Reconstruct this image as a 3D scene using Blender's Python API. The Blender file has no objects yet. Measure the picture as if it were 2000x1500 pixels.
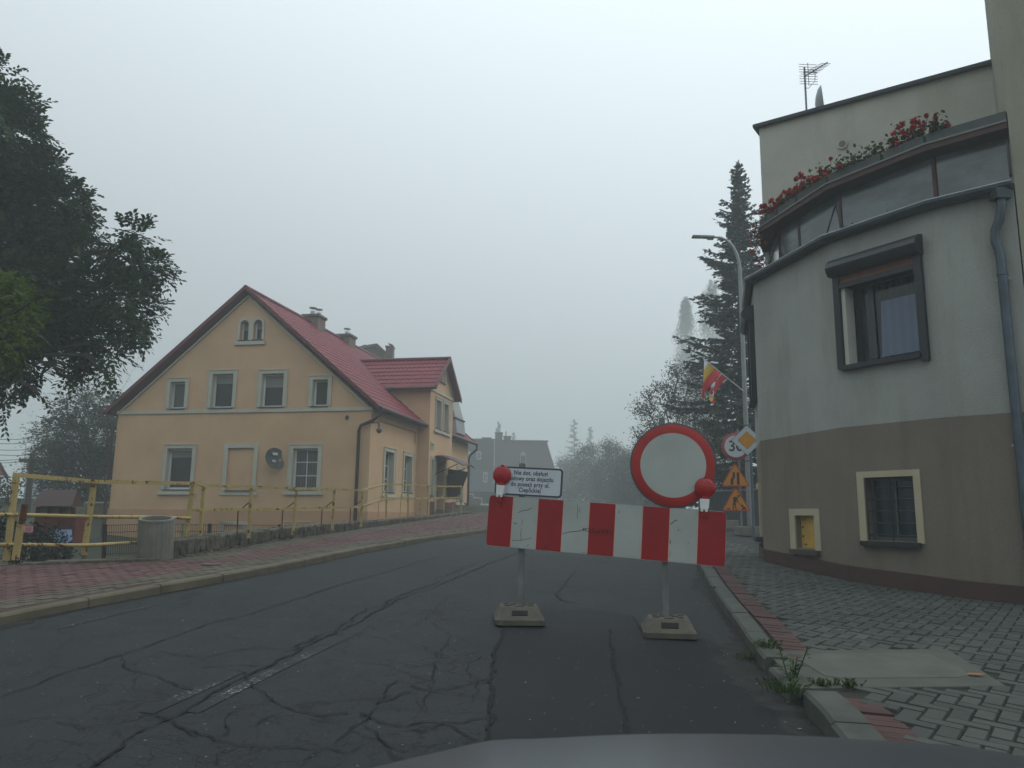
import bpy, math, random
from mathutils import Vector as V, Matrix
rnd = random.Random(11)
SC = bpy.context.scene
COL = SC.collection
# ------------------------------------------------------------------ camera model (used to turn measured bearings into metres)
FP = 1500.0; PITCH = math.atan(.17); ROLL = math.radians(.66); EYE = 1.35
_cr, _sr = math.cos(ROLL), math.sin(ROLL)
_U0 = V((0, -math.sin(PITCH), math.cos(PITCH))); FW = V((0, math.cos(PITCH), math.sin(PITCH)))
RT = V((1, 0, 0)) * _cr + _U0 * _sr
UP = _U0 * _cr - V((1, 0, 0)) * _sr
CAM = V((0, 0, EYE)); Z = V((0, 0, 1))
def ray(u, v): return FW + RT * ((u - 1000) / FP) + UP * ((750 - v) / FP)
def at(u, v, y):
    d = ray(u, v); return CAM + d * (y / d.y)
def lng(y):
    if y < 36: return .043 * y
    if y < 50:
        k = y - 36; return 1.548 + .043 * k - .043 * k * k / 28
    return 1.849
def gz(x, y): return lng(y) - .02 * max(-7, min(7, x))
def herm(pts):
    """smooth x(y) through points sorted by y"""
    pts = sorted(pts, key=lambda p: p[1]); n = len(pts)
    sl = []
    for i in range(n):
        a = pts[max(0, i - 1)]; b = pts[min(n - 1, i + 1)]
        sl.append((b[0] - a[0]) / (b[1] - a[1]))
    def f(y):
        if y <= pts[0][1]: return pts[0][0] + sl[0] * (y - pts[0][1])
        if y >= pts[-1][1]: return pts[-1][0] + sl[-1] * (y - pts[-1][1])
        for i in range(n - 1):
            if y <= pts[i + 1][1]: break
        h = pts[i + 1][1] - pts[i][1]; t = (y - pts[i][1]) / h
        return ((2*t**3 - 3*t*t + 1) * pts[i][0] + (t**3 - 2*t*t + t) * h * sl[i]
                + (3*t*t - 2*t**3) * pts[i + 1][0] + (t**3 - t*t) * h * sl[i + 1])
    return f
kerbL = herm([(-5.3, -8), (-4.9, 0), (-4.6, 4), (-4.27, 6.7), (-3.85, 8.6), (-3.38, 10.2), (-2.79, 12.9), (-2.37, 14.7), (-1.65, 17.3), (-.6, 20.3), (1.0, 24.5), (3.6, 30), (8, 39), (16, 52), (30, 72)])
kerbR = herm([(1.6, -8), (1.62, 1.5), (1.68, 4.04), (1.77, 4.6), (1.84, 5.3), (1.93, 6.2), (2.15, 7.5), (2.37, 8.9), (2.67, 10.6), (2.94, 12), (3.3, 13.8), (4.7, 20), (6.3, 26), (8.8, 32), (13, 41), (21.5, 54), (36, 73)])
wallX = herm([(-8.5, -8), (-7.3, 5), (-6.31, 9.76), (-5.81, 10.1), (-5.05, 10.85), (-4.76, 11.23), (-4.63, 12.33), (-4.34, 14.55), (-3.59, 18.5), (-2.86, 22.2), (-1.68, 27.8), (.6, 36), (5, 46)])
def pavR(x, y): return gz(x, y) + .1 - .035 * max(0, min(2.5, x - kerbR(y)))
def pavL(x, y): return gz(x, y) + .1
def hit(u, v, h):
    d = ray(u, v); lo, hi = .4, 300
    for i in range(60):
        m = (lo + hi) / 2; p = CAM + d * m
        if p.z > h(p.x, p.y): lo = m
        else: hi = m
    return CAM + d * lo
# ------------------------------------------------------------------ mesh builder
OFF = {}
SPLIT = {'cellar_surround', 'bracket', 'string_course', 'bay_moulding', 'plinth', 'verge_board', 'gutter', 'sticker', 'downpipe', 'pipe_clip', 'shutter_rail', 'stud', 'slot', 'rivet', 'brace_rod', 'clip', 'timber_frame', 'dormer_roof', 'roof_edge', 'pale_panel', 'red_boarding', 'panel', 'doorstep', 'top_rail', 'house_plate', 'side_wall', 'hopper'}
class MB:
    def __init__(s): s.v = []; s.f = []; s.m = []
    def add(s, vs, fs, mi=0):
        b = len(s.v); s.v += [V(p) for p in vs]
        for f in fs: s.f.append([b + i for i in f]); s.m.append(mi)
        return s
    def poly(s, pts, mi=0): return s.add(pts, [list(range(len(pts)))], mi)
    def hexa(s, p, mi=0):  # 8 corners, 0-3 bottom loop, 4-7 top loop
        return s.add(p, [(3, 2, 1, 0), (4, 5, 6, 7), (0, 1, 5, 4), (1, 2, 6, 5), (2, 3, 7, 6), (3, 0, 4, 7)], mi)
    def box(s, o, a, b, c, mi=0):
        o, a, b, c = V(o), V(a), V(b), V(c)
        return s.hexa([o, o + a, o + a + b, o + b, o + c, o + a + c, o + a + b + c, o + b + c], mi)
    def cbox(s, c, sx, sy, sz, rz=0, mi=0):
        a = V((math.cos(rz), math.sin(rz), 0)); b = V((-math.sin(rz), math.cos(rz), 0))
        return s.box(V(c) - a * sx / 2 - b * sy / 2 - Z * sz / 2, a * sx, b * sy, Z * sz, mi)
    def bar(s, p, q, w, h=None, up=Z, mi=0):
        p, q = V(p), V(q); h = h or w; d = (q - p).normalized()
        a = d.cross(up)
        if a.length < 1e-4: a = d.cross(V((0, 1, 0)))
        a.normalize(); b = a.cross(d).normalized()
        return s.box(p - a * w / 2 - b * h / 2, a * w, q - p, b * h, mi)
    def tube(s, pts, r, n=8, mi=0, cap=True):
        pts = [V(p) for p in pts]; k = len(pts)
        rr = r if isinstance(r, (list, tuple)) else [r] * k
        b = len(s.v); ref = None
        for i, p in enumerate(pts):
            d = (pts[min(k - 1, i + 1)] - pts[max(0, i - 1)]).normalized()
            if ref is None:
                ref = d.cross(Z)
                if ref.length < .05: ref = d.cross(V((1, 0, 0)))
            a = (ref - d * ref.dot(d)).normalized(); ref = a; c = d.cross(a)
            for j in range(n):
                t = 2 * math.pi * j / n
                s.v.append(p + (a * math.cos(t) + c * math.sin(t)) * rr[i])
        for i in range(k - 1):
            for j in range(n):
                j2 = (j + 1) % n
                s.f.append([b + i*n + j, b + i*n + j2, b + (i+1)*n + j2, b + (i+1)*n + j]); s.m.append(mi)
        if cap:
            s.f.append([b + j for j in reversed(range(n))]); s.m.append(mi)
            s.f.append([b + (k-1)*n + j for j in range(n)]); s.m.append(mi)
        return s
    def lathe(s, prof, o, ax=Z, n=24, mi=0):
        o = V(o); ax = V(ax).normalized(); a = ax.cross(V((0, 1, 0)))
        if a.length < .05: a = ax.cross(V((1, 0, 0)))
        a.normalize(); c = ax.cross(a); b = len(s.v); k = len(prof)
        for r, h in prof:
            for j in range(n):
                t = 2 * math.pi * j / n
                s.v.append(o + ax * h + (a * math.cos(t) + c * math.sin(t)) * r)
        for i in range(k - 1):
            for j in range(n):
                j2 = (j + 1) % n
                s.f.append([b + i*n + j, b + i*n + j2, b + (i+1)*n + j2, b + (i+1)*n + j]); s.m.append(mi)
        s.f.append([b + j for j in reversed(range(n))]); s.m.append(mi)
        s.f.append([b + (k-1)*n + j for j in range(n)]); s.m.append(mi)
        return s
    def prism(s, pts, vec, mi=0):
        pts = [V(p) for p in pts]; vec = V(vec); n = len(pts); b = len(s.v)
        s.v += pts + [p + vec for p in pts]
        s.f.append([b + i for i in reversed(range(n))]); s.m.append(mi)
        s.f.append([b + n + i for i in range(n)]); s.m.append(mi)
        for i in range(n):
            j = (i + 1) % n
            s.f.append([b + i, b + j, b + n + j, b + n + i]); s.m.append(mi)
        return s
    def grid(s, fn, us, vs, mi=0):
        b = len(s.v); w = len(vs)
        for u in us:
            for v in vs: s.v.append(V(fn(u, v)))
        for i in range(len(us) - 1):
            for j in range(w - 1):
                s.f.append([b + i*w + j, b + (i+1)*w + j, b + (i+1)*w + j + 1, b + i*w + j + 1]); s.m.append(mi)
        return s
    def pieces(s, gap=.004):
        """the builder split into its far-apart pieces"""
        par = list(range(len(s.v)))
        def find(a):
            while par[a] != a: par[a] = par[par[a]]; a = par[a]
            return a
        for f in s.f:
            r0 = find(f[0])
            for i in f[1:]: par[find(i)] = r0
        comp = {}
        for i in range(len(s.v)): comp.setdefault(find(i), []).append(i)
        bx = [[ids, [min(s.v[i][k] for i in ids) - gap for k in range(3)], [max(s.v[i][k] for i in ids) + gap for k in range(3)]] for ids in comp.values()]
        ch = True
        while ch:
            ch = False
            for i in range(len(bx)):
                for j in range(i + 1, len(bx)):
                    if all(bx[i][1][k] <= bx[j][2][k] and bx[j][1][k] <= bx[i][2][k] for k in range(3)):
                        bx[i] = [bx[i][0] + bx[j][0], [min(bx[i][1][k], bx[j][1][k]) for k in range(3)], [max(bx[i][2][k], bx[j][2][k]) for k in range(3)]]; del bx[j]; ch = True; break
                if ch: break
        out = []
        for ids, _, _ in bx:
            mp = {}; m = MB()
            for i in sorted(ids): mp[i] = len(m.v); m.v.append(s.v[i])
            for f, mi in zip(s.f, s.m):
                if f[0] in mp: m.f.append([mp[i] for i in f]); m.m.append(mi)
            out.append(m)
        return out
    def build(s, name, mats, parent=None, loc=None, smooth=None, bevel=0, fix=True):
        if name in SPLIT and parent is not None:
            pc = s.pieces()
            if len(pc) > 1: return [q.build_one(name, mats, parent, loc, smooth, bevel, fix) for q in pc][0]
        return s.build_one(name, mats, parent, loc, smooth, bevel, fix)
    def build_one(s, name, mats, parent=None, loc=None, smooth=None, bevel=0, fix=True):
        if not isinstance(mats, (list, tuple)): mats = [mats]
        off = V(loc) if loc is not None else (OFF[parent.name] if parent is not None else V((0, 0, 0)))
        me = bpy.data.meshes.new(name)
        me.from_pydata([p - off for p in s.v], [], s.f)
        for m in mats: me.materials.append(m)
        if len(mats) > 1: me.polygons.foreach_set('material_index', s.m)
        if fix and len(s.f) < 6000:
            import bmesh
            bm = bmesh.new(); bm.from_mesh(me); bmesh.ops.recalc_face_normals(bm, faces=bm.faces); bm.to_mesh(me); bm.free()
        if smooth is not None:
            me.polygons.foreach_set('use_smooth', [True] * len(me.polygons))
            if smooth < 180: me.set_sharp_from_angle(angle=math.radians(smooth))
        me.update()
        o = bpy.data.objects.new(name, me); COL.objects.link(o); OFF[o.name] = off
        if parent is not None: o.parent = parent
        else: o.location = off
        if bevel:
            b = o.modifiers.new('bevel', 'BEVEL'); b.width = bevel; b.segments = 2; b.limit_method = 'ANGLE'
        return o
def tag(o, label=None, cat=None, group=None, kind=None):
    if label: o['label'] = label
    if cat: o['category'] = cat
    if group: o['group'] = group
    if kind: o['kind'] = kind
    return o
def thing(name, loc, label, cat, group=None):
    o = bpy.data.objects.new(name, None); COL.objects.link(o); o.location = V(loc); o.empty_display_size = .2
    OFF[o.name] = V(loc); return tag(o, label, cat, group)
def cut(o, boxes):
    """real recesses: subtract boxes (given as 8 corners in world) from a wall mesh"""
    c = MB()
    for b in boxes: c.hexa(b)
    k = c.build('cutter', o.data.materials[0], None, OFF[o.name])
    k.location = (0, 0, 0)
    md = o.modifiers.new('cut', 'BOOLEAN'); md.object = k; md.operation = 'DIFFERENCE'; md.solver = 'EXACT'
    par = o.parent
    o.parent = None; o.location = (0, 0, 0)
    bpy.context.view_layer.update()
    dg = bpy.context.evaluated_depsgraph_get(); old = o.data
    me = bpy.data.meshes.new_from_object(o.evaluated_get(dg)); o.modifiers.clear(); o.data = me
    o.parent = par; o.location = (0, 0, 0)
    bpy.data.objects.remove(k)
# ------------------------------------------------------------------ materials
def new_mat(name):
    m = bpy.data.materials.new(name); m.use_nodes = True; nt = m.node_tree
    return m, nt, nt.nodes['Principled BSDF']
def N(nt, t, **kw):
    n = nt.nodes.new(t)
    for k, v in kw.items():
        if k in n.inputs.keys(): n.inputs[k].default_value = v
        else: setattr(n, k, v)
    return n
def mixc(nt, fac, a, b, mode='MIX'):
    n = nt.nodes.new('ShaderNodeMix'); n.data_type = 'RGBA'; n.blend_type = mode
    for k, x in ((0, fac), (6, a), (7, b)):
        if hasattr(x, 'is_output'): nt.links.new(x, n.inputs[k])
        else: n.inputs[k].default_value = x if k == 0 else (*x[:3], 1)
    return n.outputs[2]
def math_(nt, op, a, b=0, clamp=False):
    n = nt.nodes.new('ShaderNodeMath'); n.operation = op; n.use_clamp = clamp
    for k, x in ((0, a), (1, b)):
        if hasattr(x, 'is_output'): nt.links.new(x, n.inputs[k])
        else: n.inputs[k].default_value = x
    return n.outputs[0]
def rng(nt, x, a, b, c=0, d=1):
    n = nt.nodes.new('ShaderNodeMapRange'); n.clamp = True
    nt.links.new(x, n.inputs[0])
    for i, q in enumerate((a, b, c, d)): n.inputs[i + 1].default_value = q
    return n.outputs[0]
def pos(nt, scale=(1, 1, 1), rot=(0, 0, 0)):
    t = nt.nodes.new('ShaderNodeTexCoord'); m = nt.nodes.new('ShaderNodeMapping')
    m.inputs['Scale'].default_value = scale; m.inputs['Rotation'].default_value = rot
    nt.links.new(t.outputs['Object'], m.inputs[0]); return m.outputs[0]
def noise(nt, vec, scale, det=4, rough=.55):
    n = nt.nodes.new('ShaderNodeTexNoise'); n.inputs['Scale'].default_value = scale; n.inputs['Detail'].default_value = det; n.inputs['Roughness'].default_value = rough
    nt.links.new(vec, n.inputs['Vector']); return n.outputs['Fac']
def bump(nt, b, h, strength=.3, dist=.01):
    n = nt.nodes.new('ShaderNodeBump'); n.inputs['Strength'].default_value = strength; n.inputs['Distance'].default_value = dist
    nt.links.new(h, n.inputs['Height']); nt.links.new(n.outputs[0], b.inputs['Normal'])
def sc(c, k): return tuple(x * k for x in c)
MC = {}
def M(name, col, rough=.7, var=.15, scale=5, bs=60, bst=.25, metal=0, spec=.4, stain=0, stain_col=(.05, .045, .035), island=0, coat=0):
    """general painted / stone / metal surface: blotches, optional vertical weather streaks, fine bump"""
    if name in MC: return MC[name]
    m, nt, b = new_mat(name); p = pos(nt)
    n1 = noise(nt, p, scale)
    c = mixc(nt, rng(nt, n1, .3, .7), sc(col, 1 - var), sc(col, 1 + var))
    if island:
        g = nt.nodes.new('ShaderNodeNewGeometry')
        hs = nt.nodes.new('ShaderNodeHueSaturation'); nt.links.new(c, hs.inputs['Color'])
        nt.links.new(rng(nt, g.outputs['Random Per Island'], 0, 1, 1 - island, 1 + island), hs.inputs['Value']); c = hs.outputs[0]
    if stain:
        n2 = noise(nt, pos(nt, (2.2, 2.2, .22)), 1.6, 5, .65); n3 = noise(nt, p, .6, 3)
        k = math_(nt, 'MULTIPLY', rng(nt, n2, .5, .8), rng(nt, n3, .35, .7))
        c = mixc(nt, math_(nt, 'MULTIPLY', k, stain), c, stain_col)
    nt.links.new(c, b.inputs['Base Color'])
    b.inputs['Roughness'].default_value = rough; b.inputs['Metallic'].default_value = metal; b.inputs['Specular IOR Level'].default_value = spec
    if coat: b.inputs['Coat Weight'].default_value = coat
    if bst: bump(nt, b, noise(nt, p, bs, 3), bst, .01)
    MC[name] = m; return m
def rusty(name, col, amount=.5, rust=(.07, .02, .008), scale=9, rough=.55):
    m, nt, b = new_mat(name); p = pos(nt)
    n = noise(nt, p, scale, 6, .7); n2 = noise(nt, p, 40, 4, .6)
    k = rng(nt, math_(nt, 'ADD', n, math_(nt, 'MULTIPLY', n2, .35)), .92 - .25 * amount, .97 - .25 * amount)
    c = mixc(nt, rng(nt, noise(nt, p, 3), .3, .7), sc(col, .8), sc(col, 1.1))
    nt.links.new(mixc(nt, k, c, rust), b.inputs['Base Color']); b.inputs['Roughness'].default_value = rough
    bump(nt, b, k, .3, .004); return m
def leafm(name, col, col2, trans=.25):
    m, nt, b = new_mat(name)
    g = nt.nodes.new('ShaderNodeNewGeometry')
    c = mixc(nt, g.outputs['Random Per Island'], col, col2)
    c2 = mixc(nt, rng(nt, noise(nt, pos(nt), .9, 2), .3, .7), sc((1, 1, 1), .62), (1.25, 1.25, 1.25))
    c = mixc(nt, 1.0, c, c2, 'MULTIPLY')
    nt.links.new(c, b.inputs['Base Color']); b.inputs['Roughness'].default_value = .65; b.inputs['Specular IOR Level'].default_value = .25
    t = nt.nodes.new('ShaderNodeBsdfTranslucent'); nt.links.new(c, t.inputs[0])
    mx = nt.nodes.new('ShaderNodeMixShader'); mx.inputs[0].default_value = trans
    nt.links.new(b.outputs[0], mx.inputs[1]); nt.links.new(t.outputs[0], mx.inputs[2])
    nt.links.new(mx.outputs[0], nt.nodes['Material Output'].inputs[0]); return m
def glassm(name, col=(.012, .014, .015), curtain=None, cs=14, rough=.06, rz=0, spec=.6):
    """window seen from a bright street: dark room, optional hanging net curtain folds, glossy skin"""
    m, nt, b = new_mat(name)
    if curtain:
        w = nt.nodes.new('ShaderNodeTexWave'); w.inputs['Scale'].default_value = cs; w.inputs['Distortion'].default_value = 3; w.inputs['Detail'].default_value = 3
        nt.links.new(pos(nt, (1, 1, .04), (0, 0, rz)), w.inputs['Vector'])
        n = noise(nt, pos(nt), 4, 4)
        k = math_(nt, 'MULTIPLY', rng(nt, w.outputs['Fac'], .1, .9, .35, 1), rng(nt, n, .3, .7, .5, 1))
        nt.links.new(mixc(nt, k, col, curtain), b.inputs['Base Color'])
    else: b.inputs['Base Color'].default_value = (*col, 1)
    b.inputs['Roughness'].default_value = rough; b.inputs['Specular IOR Level'].default_value = spec
    return m
# ------------------------------------------------------------------ ground, road, pavements
def lin(a, b, n): return [a + (b - a) * i / n for i in range(n + 1)]
def yard(x, y):
    k = max(0, min(1, (y - 24) / 10)); k = k * k * (3 - 2 * k)
    return (-.45 - .012 * max(0, -x - 8)) * (1 - k) + (gz(x, y) - .02) * k
def gh(x, y):
    base = gz(x, y) - .08
    w = wallX(y)
    if x < w - .45: return max(-1.6, yard(x, y)) if y < 60 else base
    return base
mg, nt, b = new_mat('earth_grass')
p = pos(nt); n1 = noise(nt, p, .8, 5); n2 = noise(nt, p, 14, 5, .7)
c = mixc(nt, rng(nt, n1, .35, .65), (.018, .026, .012), (.045, .038, .026))
nt.links.new(mixc(nt, rng(nt, n2, .4, .7), c, (.03, .045, .016)), b.inputs['Base Color']); b.inputs['Roughness'].default_value = .95
bump(nt, b, n2, .8, .06)
g = MB()
xs = lin(-350, -40, 16) + lin(-36, -16, 10) + lin(-15.5, 9, 70) + lin(10, 20, 8) + lin(25, 350, 22)
ys = lin(-38, -1, 9) + lin(0, 40, 80) + lin(42, 70, 12) + lin(80, 520, 24)
g.grid(lambda x, y: (x, y, gh(x, y) + (.05 * math.sin(x * .7) * math.sin(y * .9) if x < wallX(y) - 1 else 0)), xs, ys)
tag(g.build('ground', mg, smooth=180), kind='structure')
# asphalt
def asphalt(name, dark, light, crack=1.0, paint=False):
    m, nt, b = new_mat(name); p = pos(nt)
    fine = noise(nt, p, 110, 5, .75); med = noise(nt, p, 2.2, 5, .6); big = noise(nt, p, .45, 4)
    c = mixc(nt, rng(nt, fine, .38, .66), dark, light)
    c = mixc(nt, 1.0, c, mixc(nt, rng(nt, med, .3, .7), (.72, .72, .72), (1.25, 1.22, 1.18)), 'MULTIPLY')
    sp = nt.nodes.new('ShaderNodeTexVoronoi'); sp.inputs['Scale'].default_value = 15; nt.links.new(p, sp.inputs['Vector'])
    c = mixc(nt, math_(nt, 'MULTIPLY', math_(nt, 'LESS_THAN', sp.outputs['Distance'], .10), rng(nt, noise(nt, p, 9), .5, .6)), c, (.16, .16, .15))
    if crack:
        ds = nt.nodes.new('ShaderNodeTexNoise'); ds.inputs['Scale'].default_value = 3.2; ds.inputs['Detail'].default_value = 3
        nt.links.new(p, ds.inputs['Vector'])
        va = nt.nodes.new('ShaderNodeVectorMath'); va.operation = 'SCALE'; va.inputs['Scale'].default_value = .42; nt.links.new(ds.outputs['Color'], va.inputs[0])
        vb = nt.nodes.new('ShaderNodeVectorMath'); vb.operation = 'ADD'; nt.links.new(p, vb.inputs[0]); nt.links.new(va.outputs[0], vb.inputs[1])
        dj = nt.nodes.new('ShaderNodeTexNoise'); dj.inputs['Scale'].default_value = 17; dj.inputs['Detail'].default_value = 3; nt.links.new(p, dj.inputs['Vector'])
        vd = nt.nodes.new('ShaderNodeVectorMath'); vd.operation = 'SCALE'; vd.inputs['Scale'].default_value = .09; nt.links.new(dj.outputs['Color'], vd.inputs[0])
        vc = nt.nodes.new('ShaderNodeVectorMath'); vc.operation = 'ADD'; nt.links.new(vb.outputs[0], vc.inputs[0]); nt.links.new(vd.outputs[0], vc.inputs[1])
        ks = []
        for s, w, lo, hi, sx in ((1.0, .017, .40, .47, .75), (2.7, .028, .5, .56, 1), (5.5, .045, .53, .58, 1)):
            mp = nt.nodes.new('ShaderNodeMapping'); mp.inputs['Scale'].default_value = (1, sx, .0); nt.links.new(vc.outputs[0], mp.inputs[0])
            vo = nt.nodes.new('ShaderNodeTexVoronoi'); vo.feature = 'DISTANCE_TO_EDGE'; vo.inputs['Scale'].default_value = s
            nt.links.new(mp.outputs[0], vo.inputs['Vector'])
            k = rng(nt, vo.outputs['Distance'], w * .3, w * .62, 1, 0)
            msk = rng(nt, noise(nt, p, .55 if s < 2 else .8, 3), lo, hi)
            for cx, cy, r0, r1 in ((-1.1, 4.6, 1.3, 2.8), (.9, 10.5, 1.6, 3.6), (-2.2, 8.2, .5, 1.6)):
                dv = nt.nodes.new('ShaderNodeVectorMath'); dv.operation = 'DISTANCE'; nt.links.new(p, dv.inputs[0]); dv.inputs[1].default_value = (cx, cy, cy * .043)
                msk = math_(nt, 'MAXIMUM', msk, rng(nt, dv.outputs['Value'], r0 * (1 if s < 4 else .7), r1 * (1 if s < 4 else .7), 1, 0))
            ks.append(math_(nt, 'MULTIPLY', k, msk))
        k = math_(nt, 'MAXIMUM', math_(nt, 'MAXIMUM', ks[0], ks[1]), ks[2])
        k = math_(nt, 'MULTIPLY', k, rng(nt, noise(nt, p, 6, 3), .35, .55, .1, 1))
        c = mixc(nt, math_(nt, 'MULTIPLY', k, crack), c, (.004, .004, .004))
    if paint:
        k = math_(nt, 'MULTIPLY', rng(nt, noise(nt, p, 42, 5, .8), .54, .62), rng(nt, noise(nt, p, 2.4, 4), .42, .6)); c = mixc(nt, k, c, (.3, .3, .29))
    nt.links.new(c, b.inputs['Base Color']); b.inputs['Roughness'].default_value = .78; b.inputs['Specular IOR Level'].default_value = .3
    bump(nt, b, fine, .55, .006); return m
m_road = asphalt('old_asphalt', (.0072, .0092, .0100), (.0245, .029, .030))
m_patch = asphalt('patch_asphalt', (.0034, .0042, .0054), (.0088, .0107, .0132), 0)
ryl = lin(-8, 3, 11) + lin(3.25, 24, 83) + lin(25, 72, 24)
r = MB(); r.grid(lambda y, t: ((lambda x: (x, y, gz(x, y) + .006 * math.sin(y * 1.7 + x)))(kerbL(y) + (kerbR(y) - kerbL(y)) * t)), ryl, lin(0, 1, 12))
tag(r.build('road', m_road, smooth=180), kind='structure')
def groad(u, v): return hit(u, v, gz)
def rz_(x, y): return gz(x, y) + .006 * math.sin(y * 1.7 + x)
# repaired strip of darker asphalt, laid as a sheet on the road
import bmesh
def sheet(name, pts, mat, dz, hfun, step=.35):
    bm = bmesh.new(); vs = [bm.verts.new((p[0], p[1], 0)) for p in pts]; f = bm.faces.new(vs)
    bmesh.ops.triangulate(bm, faces=bm.faces[:])
    x0, x1 = min(p[0] for p in pts), max(p[0] for p in pts); y0, y1 = min(p[1] for p in pts), max(p[1] for p in pts)
    for ax, a, z in ((0, x0, x1), (1, y0, y1)):
        k = a + step
        while k < z:
            no = V((1, 0, 0)) if ax == 0 else V((0, 1, 0)); co = no * k
            bmesh.ops.bisect_plane(bm, geom=bm.verts[:] + bm.edges[:] + bm.faces[:], plane_co=co, plane_no=no); k += step
    for v in bm.verts: v.co.z = hfun(v.co.x, v.co.y) + dz
    bmesh.ops.recalc_face_normals(bm, faces=bm.faces)
    if sum(f.normal.z for f in bm.faces) < 0: bmesh.ops.reverse_faces(bm, faces=bm.faces[:])
    me = bpy.data.meshes.new(name); bm.to_mesh(me); bm.free(); me.materials.append(mat)
    o = bpy.data.objects.new(name, me); COL.objects.link(o); OFF[name] = V((0, 0, 0)); return o
def jag(px, n=5, amp=.03, f=groad):
    P = [f(*q) for q in px]; out = []
    for a, b_ in zip(P, P[1:]):
        for i in range(n):
            q = a.lerp(b_, i / n); out.append((q.x + rnd.gauss(0, amp), q.y + rnd.gauss(0, amp)))
    return out + [(P[-1].x, P[-1].y)]
pl = [groad(*q) for q in [(984, 1227), (1000, 1194), (1060, 1190), (1185, 1196), (1230, 1204), (1258, 1236), (1390, 1250), (1440, 1290), (1490, 1360)]]
pl = [(p.x, p.y) for p in pl] + [(1.5, 3.6), (1.45, 2), (1.4, -4), (-.35, -4), (-.25, 2)] + [(p.x, p.y) for p in [groad(*q) for q in [(949, 1453), (952, 1390), (957, 1337), (971, 1267)]]]
tag(sheet('asphalt_patch', pl, m_patch, .004, rz_), kind='structure')
# open cracks as thin dark seams
m_seam = M('crack_dirt', (.0035, .0035, .0033), .95, .4, 30, 90, .8)
def seam(mb, px, w, amp=.02, n=10, f=groad):
    P = [f(*q) for q in px]; C = []
    for a, b_ in zip(P, P[1:]):
        k = max(2, int((b_ - a).length / .05))
        for i in range(k): C.append(a.lerp(b_, i / k))
    C.append(P[-1]); off = 0
    L = []; R_ = []
    for i, q in enumerate(C):
        d = (C[min(len(C) - 1, i + 1)] - C[max(0, i - 1)]); d.z = 0; d.normalize(); n_ = V((-d.y, d.x, 0))
        off = off * .8 + rnd.gauss(0, amp * .7)
        ww = w * .6 * rnd.uniform(.25, 1.5) * (.3 if i in (0, len(C) - 1) else 1)
        for s_, lst in ((1, L), (-1, R_)):
            p = q + n_ * (off + s_ * ww / 2); lst.append(V((p.x, p.y, rz_(p.x, p.y) + .0085)))
    for i in range(len(C) - 1): mb.poly([R_[i], R_[i + 1], L[i + 1], L[i]])
cm = MB()
seam(cm, [(0, 1359), (158, 1306), (288, 1266), (408, 1222), (480, 1201), (595, 1165), (682, 1138), (806, 1102), (900, 1078)], .022, .012)
seam(cm, [(168, 1500), (254, 1448), (336, 1400), (461, 1328), (557, 1285), (691, 1218), (768, 1179), (955, 1102), (1010, 1080)], .028, .014)
seam(cm, [(560, 1278), (640, 1236), (720, 1192), (800, 1158), (860, 1128), (930, 1102)], .03, .03)
seam(cm, [(984, 1227), (971, 1267), (957, 1337), (952, 1390), (949, 1453), (947, 1500)], .05, .012)
seam(cm, [(1190, 1231), (1194, 1278), (1206, 1348), (1215, 1390), (1223, 1432), (1232, 1490)], .045, .012)
seam(cm, [(1190, 1231), (1250, 1236), (1300, 1238)], .02, .01)
seam(cm, [(1060, 1190), (1185, 1196), (1232, 1205), (1262, 1240)], .02, .01)
Z4 = lambda pts: [(x / 2.083, 1040 + y / 2.083) for x, y in pts]
for q, w in (([(480, 500), (540, 555), (660, 590), (720, 630), (780, 650)], .018), ([(610, 490), (720, 500), (830, 510), (930, 490), (1050, 470), (1180, 480)], .016),
             ([(810, 555), (950, 545), (1090, 550), (1210, 540)], .02), ([(1160, 480), (1230, 470), (1290, 435), (1400, 410), (1500, 415), (1640, 450)], .015),
             ([(960, 560), (1000, 600), (1100, 680), (1200, 735), (1300, 745), (1440, 740)], .017), ([(200, 770), (340, 790), (470, 775), (620, 740), (760, 790), (860, 850), (1050, 870), (1300, 880)], .018),
             ([(620, 740), (700, 780), (820, 830)], .012), ([(870, 850), (890, 790), (940, 720)], .014), ([(1000, 800), (1090, 760), (1160, 740)], .012),
             ([(140, 945), (330, 930), (420, 950)], .013), ([(1360, 860), (1420, 800), (1490, 760), (1560, 650), (1630, 600)], .014), ([(940, 378), (1060, 372), (1190, 380), (1330, 390)], .012),
             ([(1180, 300), (1340, 296), (1500, 300), (1620, 270)], .01), ([(1700, 380), (1760, 330), (1830, 270)], .012), ([(1480, 790), (1560, 850), (1640, 900), (1700, 880)], .016), ([(1640, 560), (1760, 540), (1850, 580), (1960, 590)], .014),
             ([(1440, 740), (1540, 780), (1650, 800), (1720, 780), (1830, 790), (1960, 860)], .018), ([(1500, 700), (1600, 690), (1700, 640), (1830, 640), (1940, 600)], .016), ([(1240, 930), (1330, 880), (1420, 900), (1500, 860)], .015), ([(890, 950), (900, 900), (960, 880)], .012)):
    seam(cm, Z4(q), w, .018)
Z5 = lambda pts: [(800 + x / 2.857, 1040 + y / 2.857) for x, y in pts]
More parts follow.
